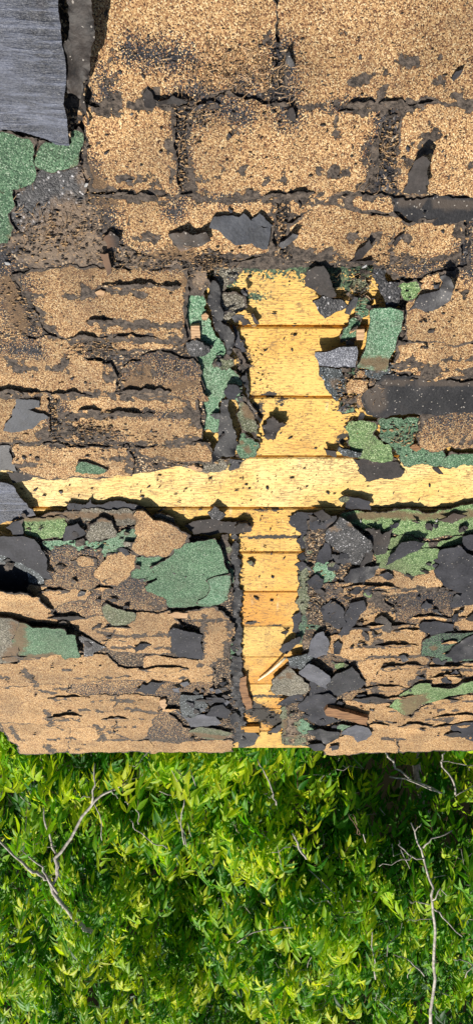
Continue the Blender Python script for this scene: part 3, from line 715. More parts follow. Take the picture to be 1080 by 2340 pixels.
K([(832,845),(870,846),(886,830),(906,830),(896,850),(880,863),(832,859)], 0.0165, 0.003, 'slate_granules', name='shingle')
K([(145,1172),(160,1152),(200,1156),(205,1140),(216,1156),(270,1148),(320,1160),(342,1176),(250,1167),(200,1167)], 0.008, 0.002, 'felt_slate')
K([(425,1202),(440,1195),(490,1190),(540,1195),(566,1196),(570,1213),(520,1216),(445,1219)], 0.009, 0.002, 'felt_brown')
K([(665,1180),(680,1172),(722,1172),(708,1195),(692,1216),(668,1200)], 0.006, 0.0018, 'felt_slate')
K([(690,1216),(708,1210),(706,1246),(690,1252),(680,1236),(690,1228)], 0.005, 0.0018, 'felt_slate')
K([(755,1265),(800,1270),(810,1286),(780,1287),(755,1287)], 0.0165, 0.002, 'felt_black')
K([(1028,1352),(1090,1345),(1170,1345),(1170,1378),(1060,1382),(1032,1388)], 0.015, 0.002, 'felt_slate')
K([(532,1215),(542,1230),(546,1330),(545,1400),(550,1440),(548,1480),(540,1500),(530,1480),(536,1420),(532,1330)], 0.0085, 0.007, 'tar_black', warp=0.006, wf=70, name='shingle_edge', jag=0.16)
K([(528,1500),(545,1500),(550,1560),(552,1640),(560,1690),(530,1700),(530,1600)], 0.010, 0.008, 'tar_black', warp=0.006, wf=70, name='shingle_edge', jag=0.16)
K([(668,1412),(685,1400),(692,1420),(686,1450),(670,1442)], 0.0065, 0.002, 'felt_slate')
K([(15,1078),(60,1082),(76,1090),(40,1102),(30,1104)], 0.010, 0.002, 'felt_brown')
K([(535,1675),(560,1668),(590,1682),(580,1700),(545,1708)], 0.009, 0.002, 'felt_black')
K([(612,1675),(645,1650),(652,1655),(630,1675)], 0.007, 0.002, 'felt_black')

# --- small torn flakes still stuck to the layers, and added slivers along the courses, lifted to cast dark gap lines
def flakes():
    rr = random.Random(99)
    zones = [((700, 1070, 1180, 1330), 26, ['felt_slate', 'felt_black', 'felt_slate', 'olive_granules', 'felt_brown'], .0175, (14, 40)),
             ((705, 900, 1330, 1480), 22, ['felt_slate', 'felt_black', 'felt_brown', 'tan_granules'], .0165, (12, 32)),
             ((650, 860, 1480, 1690), 24, ['felt_slate', 'felt_black', 'felt_slate', 'olive_granules', 'felt_brown'], .0165, (10, 26)),
             ((880, 1075, 1330, 1690), 20, ['felt_slate', 'felt_brown', 'tan_faded', 'felt_black'], .0180, (10, 30)),
             ((10, 330, 1175, 1300), 22, ['felt_slate', 'felt_brown', 'olive_granules', 'grey_olive', 'tan_granules'], .0185, (12, 34)),
             ((60, 520, 1300, 1500), 22, ['felt_brown', 'tan_granules', 'felt_black', 'tan_faded'], .0185, (10, 30)),
             ((400, 535, 1560, 1690), 18, ['felt_slate', 'felt_black', 'felt_grey', 'felt_brown'], .0185, (10, 26)),
             ((480, 560, 620, 1060), 16, ['felt_black', 'felt_brown', 'olive_granules', 'tar_black'], .0125, (14, 34)),
             ((775, 850, 600, 960), 16, ['felt_black', 'felt_brown', 'olive_granules', 'tan_granules'], .0125, (14, 34)),
             ((900, 1000, 640, 860), 6, ['felt_black', 'felt_brown'], .0200, (14, 30))]
    for (x0, x1, y0, y1), n, mats, w, (a, b) in zones:
        for _ in range(n):
            cx, cy = rr.uniform(x0, x1), rr.uniform(y0, y1); Lx = rr.uniform(a, b); Ly = Lx * rr.uniform(.28, .75)
            m = rr.choice([4, 4, 5, 6]); rot = rr.gauss(0, .45)
            pl = []
            for i in range(m):
                t = 2 * math.pi * (i + rr.uniform(-.35, .35)) / m
                px_, py_ = Lx * .5 * math.cos(t) * rr.uniform(.7, 1.25), Ly * .5 * math.sin(t) * rr.uniform(.7, 1.25)
                pl.append((cx + px_ * math.cos(rot) - py_ * math.sin(rot), cy + px_ * math.sin(rot) + py_ * math.cos(rot), w + rr.uniform(-.002, .008)))
            slab('shingle_flake', pl, w, .002, [rr.choice(mats), AE], roof, jag=.09, seg=.004, grid=.012, warp=.001)
    for _ in range(46):
        left = rr.random() < .5
        cx = rr.uniform(-20, 470) if left else rr.uniform(830, 1070)
        cy = rr.choice([1349, 1414, 1440, 1473, 1500, 1527, 1550, 1575, 1600, 1621, 1640, 1662, 1685]) + rr.uniform(-6, 6)
        Lx = rr.uniform(40, 130); Ly = rr.uniform(5, 12)
        z = .0185; up = rr.uniform(.003, .009)
        pl = [(cx - Lx / 2, cy, z), (cx - Lx * .25, cy - Ly * rr.uniform(.3, .7), z + up), (cx + Lx * .1, cy - Ly * rr.uniform(.4, .8), z + up), (cx + Lx / 2, cy - Ly * .2, z), (cx + Lx * .3, cy + Ly * rr.uniform(.2, .5), z - .002), (cx - Lx * .2, cy + Ly * rr.uniform(.2, .5), z - .002)]
        slab('shingle_flake', pl, z, .0025, ['tan_faded' if rr.random() < .8 else 'felt_brown', AE], roof, jag=.10, seg=.005, grid=.014, warp=.001, gran='tan')
    for _ in range(26):
        cx = rr.uniform(-20, 420) if rr.random() < .5 else rr.uniform(200, 1070)
        cy = rr.choice([243, 449, 600]) if cx > 430 else rr.choice([243, 449, 660, 740, 772, 903, 945, 1008])
        cy += rr.uniform(-7, 5); Lx = rr.uniform(40, 150); Ly = rr.uniform(6, 14)
        if cx + Lx / 2 > 425 and cx < 900 and cy > 600: continue
        z = .0225; up = rr.uniform(.002, .006)
        pl = [(cx - Lx / 2, cy, z), (cx - Lx * .25, cy - Ly * rr.uniform(.3, .7), z + up), (cx + Lx * .1, cy - Ly * rr.uniform(.4, .8), z + up), (cx + Lx / 2, cy - Ly * .2, z), (cx + Lx * .3, cy + Ly * rr.uniform(.2, .5), z - .002), (cx - Lx * .2, cy + Ly * rr.uniform(.2, .5), z - .002)]
        slab('shingle_flake', pl, z, .0025, [rr.choice(['tan_granules', 'tan_granules', 'felt_brown', 'under_granules']), AE], roof, jag=.13, seg=.004, grid=.014, warp=.0015, gran='tan')
flakes()

# --- the roof goes on past the frame: plain tan tabs
def generic():
    tab = 0.305; ex = 0.1277
    butts = [pix(540, 243)[1] - i * ex for i in range(-9, 17)]
    for i, vb in enumerate(butts):
        vt = vb + ex
        # pixel row of the course's middle -> frame borders in metres
        vm = (vb + vt) / 2
        ang = math.atan2(H, -vm) if vm < 0 else math.pi / 2
        yp = 1170 - FPX * math.tan(ang - ALPHA) if vm < -0.02 else -900
        half = 640 * px_m(yp) if vm < -0.02 else 0
        off = (i % 3) * tab / 3
        for j in range(-6, 6):
            a, b = j * tab + off + 0.004, (j + 1) * tab + off - 0.004
            if vb > pix(540, -55)[1] - 0.02: lo, hi = a, b; pieces = [(a, b)]
            else:
                pieces = []
                if a < -half: pieces.append((a, min(b, -half)))
                if b > half: pieces.append((max(a, half), b))
            for (p, q) in pieces:
                if q - p < 0.02: continue
                if vb < -2.2 and p < -0.75: continue
                z = 0.0165
                slab('shingle', [(p, vb, z), (q, vb, z), (q, vt + 0.03, z), (p, vt + 0.03, z)], z, 0.004, ['tan_granules', AE], roof, jag=0.03, seg=0.03, grid=0.04, ramp=0.003, warp=0.0012, uv=True)
generic()
# felt underlay below those tabs
def underlay(poly):
    slab('felt_sheet', [(a, b, .0105) for a, b in poly], .0105, .003, ['felt_black', AE], roof, jag=.01, seg=.2, grid=.2, warp=.0003, uv=True)
_R = [pix(1162, y)[:2] for y in range(-340, 1690, 70)]; _L = [pix(-82, y)[:2] for y in range(-340, 1640, 70)]
underlay(_R + [(1.75, _R[-1][1]), (1.75, _R[0][1])])
underlay(_L + [(-1.75, _L[-1][1]), (-1.75, _L[0][1])])
underlay([(-1.75, _R[0][1] + .004), (1.75, _R[0][1] + .004), (1.75, .95), (-1.75, .95)])

# ------------------------------------------------------------------ loose pieces lying on the roof
def L(name, label, poly, w, mat, th=0.0022, cat='roofing scrap', group=None, **kw):
    kw.setdefault('jag', 0.065); kw.setdefault('warp', 0.0014); kw.setdefault('seg', 0.0035); kw.setdefault('grid', 0.010)
    mats = [mat, kw.pop('side', AE)]
    if mat.startswith('felt') and 'curl' not in kw and all(len(p) < 3 for p in poly):
        ca = random.uniform(0, 6.283); amp = random.uniform(.003, .009)
        def kcurl(P, lo, hi, ca=ca, amp=amp):
            t = P[:, 0] * math.cos(ca) + P[:, 1] * math.sin(ca); t = (t - t.min()) / max(np.ptp(t), 1e-6)
            t2 = P[:, 1] * math.cos(ca) - P[:, 0] * math.sin(ca); t2 = (t2 - t2.min()) / max(np.ptp(t2), 1e-6)
            return amp * t ** 2.2 + amp * .5 * (2 * t2 - 1) ** 2 * t2
        kw['curl'] = kcurl
    if 'bottom' in kw: mats.append(kw.pop('bottom'))
    o = slab(name, poly, w, th, mats, None, **kw)
    return tag(o, label, cat, group)
FS, FG, FB, FN = 'felt_slate', 'felt_grey', 'felt_black', 'felt_brown'
SF, SH = 'felt_scrap', 'shingle_fragment'
# upper left: thick curled roofing
L('roofing_sheet', 'big curled blue grey roofing sheet covering the top left corner',
  [(-160,-340,0.05),(132,-330,0.056),(141,100,0.056),(150,200,0.052),(154,270,0.046),(160,332,0.034),(100,316,0.028),(0,299,0.028),(-110,284,0.028)], 0.045, 'roll_sheet', 0.006, 'roofing sheet', warp=0.004, wf=14, jag=0.05)
L('roofing_sheet', 'narrow rusty brown roofing strip standing between the blue grey sheet and tan shingles',
  [(144,-340,0.055),(204,-330,0.062),(205,140,0.064),(200,180,0.062),(190,206,0.058),(185,226,0.052),(156,214,0.044),(152,160,0.046)], 0.05, 'felt_rust', 0.006, 'roofing sheet', warp=0.005, wf=60, jag=0.10)
L(SF, 'black bar of torn roofing edging the dark pit under the top left sheet', [(190,210,0.026),(196,240,0.03),(206,284,0.026),(198,288,0.022),(190,250,0.022)], 0.025, FN)
# upper field
L(SF, 'tapering brown felt flap rising from the course above the black strip', [(918,440,.021),(930,400,.026),(945,370,.034),(965,356,.042),(982,370,.042),(980,422,.030),(970,424,.026),(975,441,.022),(950,443,.021)], 0.03, FN, warp=0.001)
L(SH, 'largest blue black fragment lying on tan shingles above the cross', [(478,520),(488,496),(545,497),(556,487),(574,505),(600,521),(618,520),(612,568),(600,571),(575,556),(540,561),(515,545)], 0.0245, 'blue_black', 0.004)
L(SH, 'small triangular blue black fragment behind the largest one', [(574,503),(592,487),(624,515),(618,520),(602,518)], 0.0235, 'blue_black', 0.003)
L(SH, 'grey brown glinting fragment left of the blue black one', [(384,535,.024),(420,528,.032),(440,538,.030),(470,531,.034),(482,550,.026),(440,566,.022),(415,576,.021),(395,560,.021)], 0.026, 'felt_rust', 0.004)
L(SH, 'short dark rolled stick beside the vertical slot', [(636,563),(640,555),(668,534,.034),(682,537,.034),(660,560),(645,569)], 0.025, FB, 0.006)
L(SH, 'slanting dark splinter of felt on the tan course right of the slot', [(803,592),(812,575),(842,547),(850,560),(826,586)], 0.0245, FN, 0.004)
L(SH, 'flat grey chip near the top of the first slot', [(326,216),(336,203),(348,214),(358,240),(346,246),(330,240)], 0.024, FN, 0.003)
L(SH, 'small dark wedge right of the needle pile', [(652,118),(660,112),(672,150),(664,156),(652,146)], 0.024, FB, 0.004)
L(SH, 'oval dark chip at the upper right on tan shingles', [(1028,178),(1040,162),(1056,156),(1050,172),(1034,186)], 0.0225, FB, 0.003)
L(SH, 'twisted dark lump at the foot of the right slot', [(655,250),(668,244),(675,262),(674,280),(662,276)], 0.026, FN, 0.007)
L(SH, 'thin dark shard on the tan course left of the curved felt', [(894,554),(908,540),(924,533),(920,543),(900,562)], 0.0235, FN, 0.003)
L(SH, 'dark chip bridging the dirt patch and third tan course', [(236,545),(252,528),(274,540),(268,562),(246,566)], 0.026, FN, 0.005)
L(SH, 'upright dark shard hanging below the dirt patch', [(228,578),(248,576),(256,620),(244,630),(236,600)], 0.026, FN, 0.005)
# around the yellow cross
L(SF, 'rounded brown black felt chip on the top yellow board', [(700,622,.02),(720,608,.026),(738,607,.028),(750,625,.03),(758,655,.028),(768,672,.02),(760,681,.014),(735,676,.012),(715,662,.012),(697,655,.014)], 0.02, FN, 0.003)
L(SH, 'kite shaped glossy black chip below the rounded felt chip', [(713,690),(735,676),(780,685),(793,697),(780,710),(742,729)], 0.0145, 'black_granules', 0.005)
L(SH, 'slim black shard beside the green corner of the cross', [(787,716),(808,675),(816,678),(806,705),(798,721)], 0.0155, FB, 0.004)
L(SF, 'curved black felt horn lying on tan shingles at right', [(932,712,.021),(958,674,.026),(985,668,.024),(1003,663,.024),(1004,634,.038),(1016,627,.042),(1036,655,.040),(1030,682,.034),(1000,706,.026),(970,713,.022),(950,704,.021)], 0.025, FB, 0.003)
L(SH, 'loose green tile with a brown stain at its lower end', [(848,704),(922,709),(920,736),(902,800),(882,849),(855,848),(812,840),(830,808),(838,760)], 0.0275, 'bright_green', 0.005, cat='shingle', jag=0.05)
def roll_curl(P, lo, hi):
    t = (P[:, 1] - lo[1]) / (hi[1] - lo[1])
    return 0.013 * np.sqrt(np.clip(1 - (1 - t) ** 2, 0, 1)) - 0.004
L(SH, 'curled silver grey shingle end rolling up over the cross', [(718,799),(775,787),(813,785),(816,800),(812,841),(770,841),(727,833)], 0.014, 'silver_granules', 0.004, jag=0.04, curl=roll_curl, grid=0.006)
L(SH, 'rounded slate chip over the bright green strip', [(511,896),(522,878),(540,880),(554,893),(536,911),(518,906)], 0.021, FS, 0.004)
L(SH, 'dull black chip lying over a yellow board joint', [(739,1024),(768,1030),(767,1045),(746,1041)], 0.0105, FN, 0.005)
L(SH, 'bluish black bar on the corner of the dull green shingle', [(774,1021),(826,1035),(821,1045),(785,1043),(771,1032)], 0.0145, 'slate_granules', 0.005)
L(SH, 'crumpled dark chip heap on the third yellow board', [(597,972,.008),(608,962,.016),(622,955,.02),(645,962,.014),(652,975,.01),(640,985,.012),(630,1000,.016),(612,1008,.012),(600,1000,.008)], 0.012, FN, 0.004, warp=0.008, wf=60, jag=0.2)
L(SH, 'oblong brown chip below the nail on the top board', [(573,716),(579,714),(592,738),(586,742),(577,732)], 0.006, FN, 0.004)
L(SH, 'thin brown chip at the right end of the long board', [(986,1070),(996,1066),(1010,1076),(1000,1079)], 0.006, FN, 0.003)
L(SF, 'slate felt chip with a green tip on the long board edge', [(788,1139),(798,1133),(846,1145),(846,1164),(788,1165)], 0.010, FS, 0.003)
L(SH, 'green granule tip beside the slate chip on the long board', [(772,1142),(786,1133),(798,1136),(794,1147),(780,1148)], 0.012, 'olive_granules', 0.003)
L(SH, 'diamond shaped black chip over the joint below the long board', [(474,1172),(490,1156),(516,1178),(505,1188),(485,1186)], 0.0125, 'black_granules', 0.004)
L(SH, 'olive sliver beside the raised tan scrap', [(347,1180),(366,1173),(395,1182),(404,1200),(385,1199),(362,1192)], 0.012, 'grey_olive', 0.004)
L(SH, 'blue black shard with a straight edge near the left border', [(8,985),(30,935),(62,936),(100,945),(112,954),(86,970),(76,980),(50,986)], 0.0235, 'blue_black', 0.004)
L(SH, 'small oblong blue black chip above the left shard', [(34,935),(37,912),(90,915),(92,931),(60,936)], 0.0225, 'blue_black', 0.003)
L(SH, 'eye shaped green scrap set in tan shingle above the long board', [(172,1078),(178,1054),(210,1060),(249,1075),(225,1085),(190,1084)], 0.0235, 'green_granules', 0.003)
L(SH, 'half buried green chip on the board left of the cross foot', [(563,1284),(574,1281),(582,1290),(580,1298),(570,1292)], 0.008, 'olive_granules', 0.004)
L(SH, 'rust brown lump at the left of the cross foot', [(536,1200),(546,1192),(562,1194),(571,1208),(558,1214),(538,1214)], 0.016, 'felt_rust', 0.006)
# left, below the long board
L('roofing_sheet', 'striated blue grey sheet with a hole at the left end of the long board', [(-110,1088,.016),(0,1102,.018),(30,1110,.02),(50,1140,.02),(76,1165,.018),(82,1178,.014),(40,1186,.012),(0,1200,.012),(-110,1205,.012)], 0.016, 'roll_sheet', 0.004, 'roofing sheet')
L(SF, 'upright slate felt chip under the striated left sheet', [(14,1203),(55,1184),(56,1229),(30,1220)], 0.0195, FS)
L(SF, 'jagged slate felt chip on the green and brown strip', [(144,1222),(155,1200),(178,1195),(196,1220),(170,1232),(145,1236)], 0.0205, FS)
L(SH, 'grey olive hump shaped shingle scrap', [(204,1202),(232,1182),(255,1190),(268,1215),(266,1226),(225,1236),(205,1241),(195,1226)], 0.0205, 'grey_olive', 0.004)
L(SF, 'large slate felt sheet sprawling from the left border', [(-110,1225),(0,1226),(50,1225),(80,1232),(104,1265),(108,1300),(125,1321),(105,1316),(80,1300),(50,1284),(0,1266),(-110,1250)], 0.024, FS, 0.002)
L(SF, 'dark teal green edge of a shingle inside the black hollow', [(-60,1252,.014),(0,1262,.016),(60,1290,.018),(98,1312,.02),(101,1334,.02),(66,1330,.014),(62,1308,.012),(30,1290,.012),(-60,1262,.012)], 0.016, 'slate_granules', 0.004)  # dark slate colour stands for the shade on this green edge
L(SH, 'large green shingle with a torn right corner left of the cross foot', [(404,1244),(490,1230),(512,1278),(523,1310),(529,1330),(520,1370),(500,1382),(450,1384),(385,1388),(372,1365),(335,1352),(330,1341),(360,1326),(342,1296),(376,1282),(396,1266)], 0.0255, 'green_granules', 0.004, cat='shingle', jag=0.06)
L(SH, 'pale green fragment on the corner of the large green shingle', [(470,1328),(486,1320),(526,1310),(528,1332),(515,1370),(500,1382),(448,1380),(466,1366),(479,1342)], 0.0285, 'bright_green', 0.003)
L(SH, 'olive green five sided chip below the dark slab', [(232,1387),(240,1378),(311,1402),(309,1418),(285,1430),(256,1433),(240,1412)], 0.022, 'olive_granules', 0.004)
L(SF, 'square slate felt piece set in the tan shingles left of the foot', [(385,1440),(396,1430),(420,1440),(464,1452),(461,1508),(410,1500),(388,1486)], 0.0245, FS, 0.003)
L(SF, 'small slate felt sliver on tan beside the square felt', [(304,1478),(320,1469),(346,1475),(328,1484),(310,1488)], 0.024, FS)
L(SH, 'wide green shingle raised at the left border with a rusty band', [(38,1419,.035),(55,1425,.036),(75,1435,.038),(148,1438,.04),(152,1450,.04),(172,1452,.04),(180,1490,.032),(186,1502,.026),(150,1508,.022),(140,1496,.02),(60,1505,.02),(34,1511,.019)], 0.028, 'green_granules', 0.004, cat='shingle', warp=0.003)
L(SH, 'grey olive shingle end at the left border joining the raised green shingle', [(-110,1410,.03),(20,1412,.034),(44,1421,.0375),(40,1466,.029),(42,1510,.0205),(0,1518,.018),(-110,1522,.018)], 0.027, 'grey_olive', 0.004, cat='shingle', warp=0.003)
L(SF, 'bow tie shaped black granule scrap right of the raised green shingle', [(178,1456),(190,1453),(215,1466),(244,1480),(216,1490),(212,1500),(190,1501),(194,1475)], 0.023, 'black_granules', 0.003)
L(SF, 'notched slate felt chip on the dark strip near the eave', [(310,1576),(326,1562),(334,1566),(345,1555),(379,1558),(350,1588),(325,1581)], 0.0185, FS)
L(SH, 'dark green black square scrap near the cross foot', [(412,1588),(463,1588),(476,1610),(468,1625),(440,1641),(420,1640)], 0.021, 'slate_granules', 0.003)
L(SF, 'pale grey felt triangle under the green black square', [(400,1622),(425,1640),(460,1631),(490,1631),(506,1650),(496,1655),(436,1661)], 0.0175, FG)
L(SF, 'hooked grey felt chip right of the green black square', [(470,1590),(510,1593),(516,1605),(490,1606),(480,1613),(474,1602)], 0.020, FS)
L(SF, 'grey felt chip left of the splintered foot board', [(468,1630),(490,1610),(510,1608),(528,1626),(520,1641),(495,1636)], 0.023, FS)
L(SF, 'small dark felt chip on the left rim of the foot', [(524,1632),(540,1628),(548,1645),(530,1654)], 0.020, FB)
L(SH, 'olive tongue of shingle lying at the eave left of the foot', [(430,1672),(450,1662),(490,1665),(532,1676),(510,1691),(475,1690),(445,1681)], 0.020, 'olive_granules', 0.003)
# right, below the long board
L(SF, 'slate felt flap under the end of the long board', [(706,1186),(726,1172),(768,1175),(771,1190),(750,1205),(711,1212)], 0.0135, FS)
L(SH, 'big black granule tile tipped up right of the foot', [(742,1218,.02),(775,1182,.03),(800,1195,.034),(846,1235,.034),(851,1250,.03),(820,1291,.02),(790,1280,.018),(750,1242,.018)], 0.025, 'black_granules', 0.004)
L(SH, 'rust brown notched scrap right of the black tile', [(832,1208),(868,1210),(873,1222),(895,1208),(890,1235),(878,1260),(856,1263),(851,1236)], 0.0225, 'felt_rust', 0.003)
L(SF, 'spindle shaped black chip on the long green band', [(998,1185),(1035,1172),(1066,1178),(1030,1194)], 0.019, FB, 0.003)
L(SF, 'long slate felt shard pointing down across green shingles', [(879,1291),(885,1275),(905,1250),(915,1235),(935,1231),(970,1236),(960,1250),(930,1265),(896,1286)], 0.025, FS)
L(SF, 'large smooth slate felt sheet at the right border', [(1003,1260,.026),(1048,1245,.03),(1066,1265,.03),(1170,1285,.03),(1170,1345,.026),(1085,1347,.024),(1062,1356,.024),(1040,1352,.024),(1010,1336,.024),(990,1306,.024),(1003,1290,.026)], 0.027, FS, 0.002, warp=0.004)
L(SF, 'dark upright felt square at the right border', [(1055,1226),(1120,1214),(1120,1258),(1058,1257)], 0.021, FS)
L(SF, 'grey felt shard leaning under the black tile', [(720,1280),(728,1258),(742,1240),(753,1246),(756,1275),(740,1286)], 0.0185, FS, 0.003)
L(SF, 'grey pointed shard right of the black tile', [(822,1292),(836,1258),(846,1246),(851,1262),(848,1278),(830,1290)], 0.027, FN, 0.003)
L(SF, 'small felt chip on the right rim of the foot', [(677,1266),(690,1262),(701,1275),(690,1283)], 0.010, FB)
L(SF, 'pointed felt chip just below the small rim chip', [(672,1288),(690,1280),(704,1290),(686,1306)], 0.0105, FS)
L(SF, 'slate chip on the bright green lump', [(699,1326),(722,1311),(739,1325),(731,1346),(716,1345)], 0.016, FS)
L(SF, 'rough black shard below the black tile', [(784,1316),(800,1300),(866,1290),(851,1315),(830,1325),(790,1329)], 0.022, FB, 0.004, warp=0.005)
L(SF, 'slate felt star right of the green column', [(714,1380),(730,1395),(756,1370),(786,1395),(791,1420),(770,1433),(740,1416)], 0.019, FS)
L(SF, 'slanting slate felt strip beside the felt star', [(790,1396),(800,1375),(830,1369),(836,1390),(812,1425),(796,1450),(771,1451),(786,1416)], 0.021, FS)
L(SH, 'rust brown chip lying alone on tan shingles', [(854,1416),(870,1403),(893,1420),(891,1440),(875,1443)], 0.020, 'felt_rust', 0.003)
L(SH, 'small square green chip on worn tan shingle', [(827,1357),(838,1348),(850,1358),(848,1368),(832,1365)], 0.0195, LG, 0.003)
L(SF, 'oval slate felt chip under the dark granule slab', [(954,1428),(965,1418),(1000,1418),(1036,1425),(1036,1441),(1005,1448),(990,1458),(956,1438)], 0.020, FS)
L(SH, 'green shingle turning black towards the right border', [(959,1498),(970,1461),(1000,1448),(1060,1448),(1170,1442),(1170,1500),(1065,1511),(1010,1514),(990,1501)], 0.0205, 'green_granules', 0.004, dark=(0.55, 0.3), cat='shingle')
L(SF, 'rough black shard across the green and black shingle', [(1015,1494),(1050,1470),(1080,1452),(1170,1445),(1170,1508),(1080,1508),(1035,1512)], 0.0265, FB, 0.004, warp=0.005)
L(SF, 'hooked black chip under the green and black shingle', [(986,1503),(1000,1502),(1008,1512),(1020,1506),(1012,1520),(996,1518)], 0.020, FB, 0.003)
L(SH, 'long green shingle with brown foot raised near the right eave', [(889,1616,.018),(915,1586,.02),(940,1572,.022),(956,1562,.024),(985,1562,.026),(985,1570,.026),(1040,1571,.028),(1056,1560,.03),(1170,1545,.032),(1170,1578,.036),(1070,1583,.036),(1000,1601,.034),(960,1611,.03),(946,1626,.022),(930,1637,.018),(915,1631,.017)], 0.026, LG, 0.004, cat='shingle')
L(SF, 'grey felt sheet at the eave on the right border', [(1028,1660),(1060,1651),(1170,1640),(1170,1702),(1075,1692),(1048,1682)], 0.0205, FS, 0.002)
L(SF, 'largest slate felt sheet right of the foot near the eave', [(680,1611,.016),(700,1590,.022),(750,1584,.026),(770,1597,.024),(762,1620,.018),(742,1626,.018),(779,1646,.018),(740,1659,.016),(710,1651,.016),(688,1626,.016)], 0.019, FS, 0.002, warp=0.004)
L(SF, 'pointed black felt wedge reaching over the foot boards', [(631,1609),(660,1590),(692,1587),(691,1601),(660,1609)], 0.014, FS)
L(SF, 'pale grey felt piece beside the olive triangle', [(682,1540,.024),(705,1517,.03),(725,1525,.03),(753,1545,.03),(756,1552,.028),(745,1573,.024),(720,1561,.022),(700,1551,.022)], 0.026, FG)
L(SF, 'dark brown felt fan right of the pale grey piece', [(744,1566),(760,1545),(790,1528),(803,1519),(820,1540),(836,1560),(815,1576),(790,1581),(770,1591)], 0.023, FB)
L(SF, 'slate felt underneath the pale grey piece', [(710,1556),(745,1573),(772,1586),(740,1589),(704,1589)], 0.018, FS)
L(SH, 'olive triangular shingle scrap resting on the foot boards', [(619,1556),(640,1538),(655,1524),(662,1522),(706,1570),(696,1585),(660,1591),(630,1588),(617,1575)], 0.0175, 'grey_olive', 0.004)
L(SH, 'dark green scrap above the olive triangle', [(654,1505),(700,1494),(716,1500),(710,1516),(690,1531),(660,1520)], 0.022, 'slate_granules', 0.004)
L(SF, 'grey felt tongue above the dark green scrap', [(699,1492),(708,1468),(720,1450),(738,1443),(749,1460),(746,1490),(720,1498)], 0.024, FG)
L(SF, 'dark felt wedge on the right rim of the foot', [(637,1485,.012),(665,1463,.022),(685,1455,.024),(689,1462,.02),(670,1480,.014),(655,1496,.01)], 0.016, FS)
L(SF, 'small dark felt chip on the foot boards above the straw', [(641,1443),(650,1442),(660,1441),(652,1456)], 0.007, FN)
L(SF, 'crumpled black felt at the eave right of the foot', [(700,1666),(730,1662),(776,1670),(770,1690),(745,1700),(720,1686)], 0.021, FB, warp=0.005)
L(SF, 'slate felt chip overhanging the eave right of the foot', [(698,1701),(735,1695),(742,1712),(720,1717)], 0.0175, FS)
L(SF, 'small slate chip on the eave shingle', [(750,1704),(768,1700),(772,1712),(758,1716)], 0.0185, FS)
L(SH, 'teal green chip under the brown splinter', [(769,1667),(774,1655),(803,1658),(786,1673)], 0.020, 'bright_green', 0.003)
L(SF, 'grey felt leaf shape below the brown splinter', [(778,1676),(812,1655),(840,1661),(849,1675),(835,1690),(815,1696),(804,1682)], 0.0215, FG)
L(SF, 'dark chip in a notch of the right tan shingles', [(908,1500),(920,1496),(932,1504),(918,1510)], 0.020, FB)
L(SF, 'dark chip below the slanting strip on tan shingles', [(760,1470),(772,1464),(782,1474),(776,1492),(762,1490)], 0.020, FB)
L(SF, 'brown triangle scrap at the right border', [(1062,1414),(1080,1398),(1120,1392),(1120,1422)], 0.019, 'felt_rust')
L(SF, 'slate chip at the foot of the dark granule slab', [(1034,1402),(1046,1400),(1044,1420),(1032,1420)], 0.0205, FS)
L(SF, 'dark felt chip left of the brown splinter scraps', [(812,1590),(832,1586),(846,1600),(828,1606)], 0.0195, FS)

# splinters of wood and a straw
L('wood_splinter', 'red brown wood splinter lying on tan shingles near the eave', [(740,1626),(748,1617),(790,1627),(840,1641),(838,1659),(815,1653),(745,1636)], 0.033, 'brown_wood', 0.012, 'splinter', side='brown_wood', jag=0.04, warp=0.001)
L('wood_splinter', 'shaded brown wood splinter standing along the left rim of the foot', [(550,1550,.014),(562,1545,.016),(576,1618,.008),(562,1622,.008),(550,1584,.014)], 0.017, 'brown_wood', 0.008, 'splinter', side='brown_wood', jag=0.04)
L('wood_block', 'small orange wood block at the end of the foot', [(550,1661),(592,1660),(593,1674),(552,1673)], 0.012, 'orange_wood', 0.010, 'block', side='orange_wood', jag=0.02)
L('wood_splinter', 'pale wood chip in the gap of the left tan edge', [(436,745),(456,744),(458,777),(437,777)], 0.0145, 'bare_wood', 0.010, 'splinter', side='bare_wood', jag=0.02)
L('wood_splinter', 'pale wood chip between the two green pieces at right', [(814,752),(832,752),(830,777),(814,777)], 0.014, 'bare_wood', 0.010, 'splinter', side='bare_wood', jag=0.02)
L('wood_splinter', 'tan wood flake in the shingle below the dark slab', [(383,1403),(400,1399),(430,1401),(428,1413),(400,1413)], 0.022, 'bare_wood', 0.004, 'splinter', side='bare_wood', jag=0.05)
L('wood_splinter', 'pale wood flake under the torn shingle above the long board', [(428,1066),(440,1060),(462,1070),(462,1076),(440,1074)], 0.011, 'bare_wood', 0.004, 'splinter', side='bare_wood', jag=0.05)
L('wood_splinter', 'peeling tan wood chip at the top of the folded dark shingle', [(364,1602),(376,1598),(382,1612),(377,1624),(366,1614)], 0.024, 'bare_wood', 0.005, 'splinter', side='bare_wood', jag=0.06)
L('bark_chip', 'orange chip on the bright green strip', [(460,720),(470,715),(477,722),(472,732),(462,731)], 0.0125, 'bare_wood', 0.003, 'chip', side='bare_wood', jag=0.05)
L('bark_chip', 'orange chip lying on tan shingles at left', [(217,668),(230,662),(241,666),(236,676),(222,675)], 0.0215, 'bare_wood', 0.003, 'chip', side='bare_wood', jag=0.05)
L('bark_chip', 'brown chip in the hole of the right green shingle', [(935,1022),(950,1014),(962,1026),(950,1033)], 0.0125, 'brown_wood', 0.004, 'chip', side='brown_wood', jag=0.05)

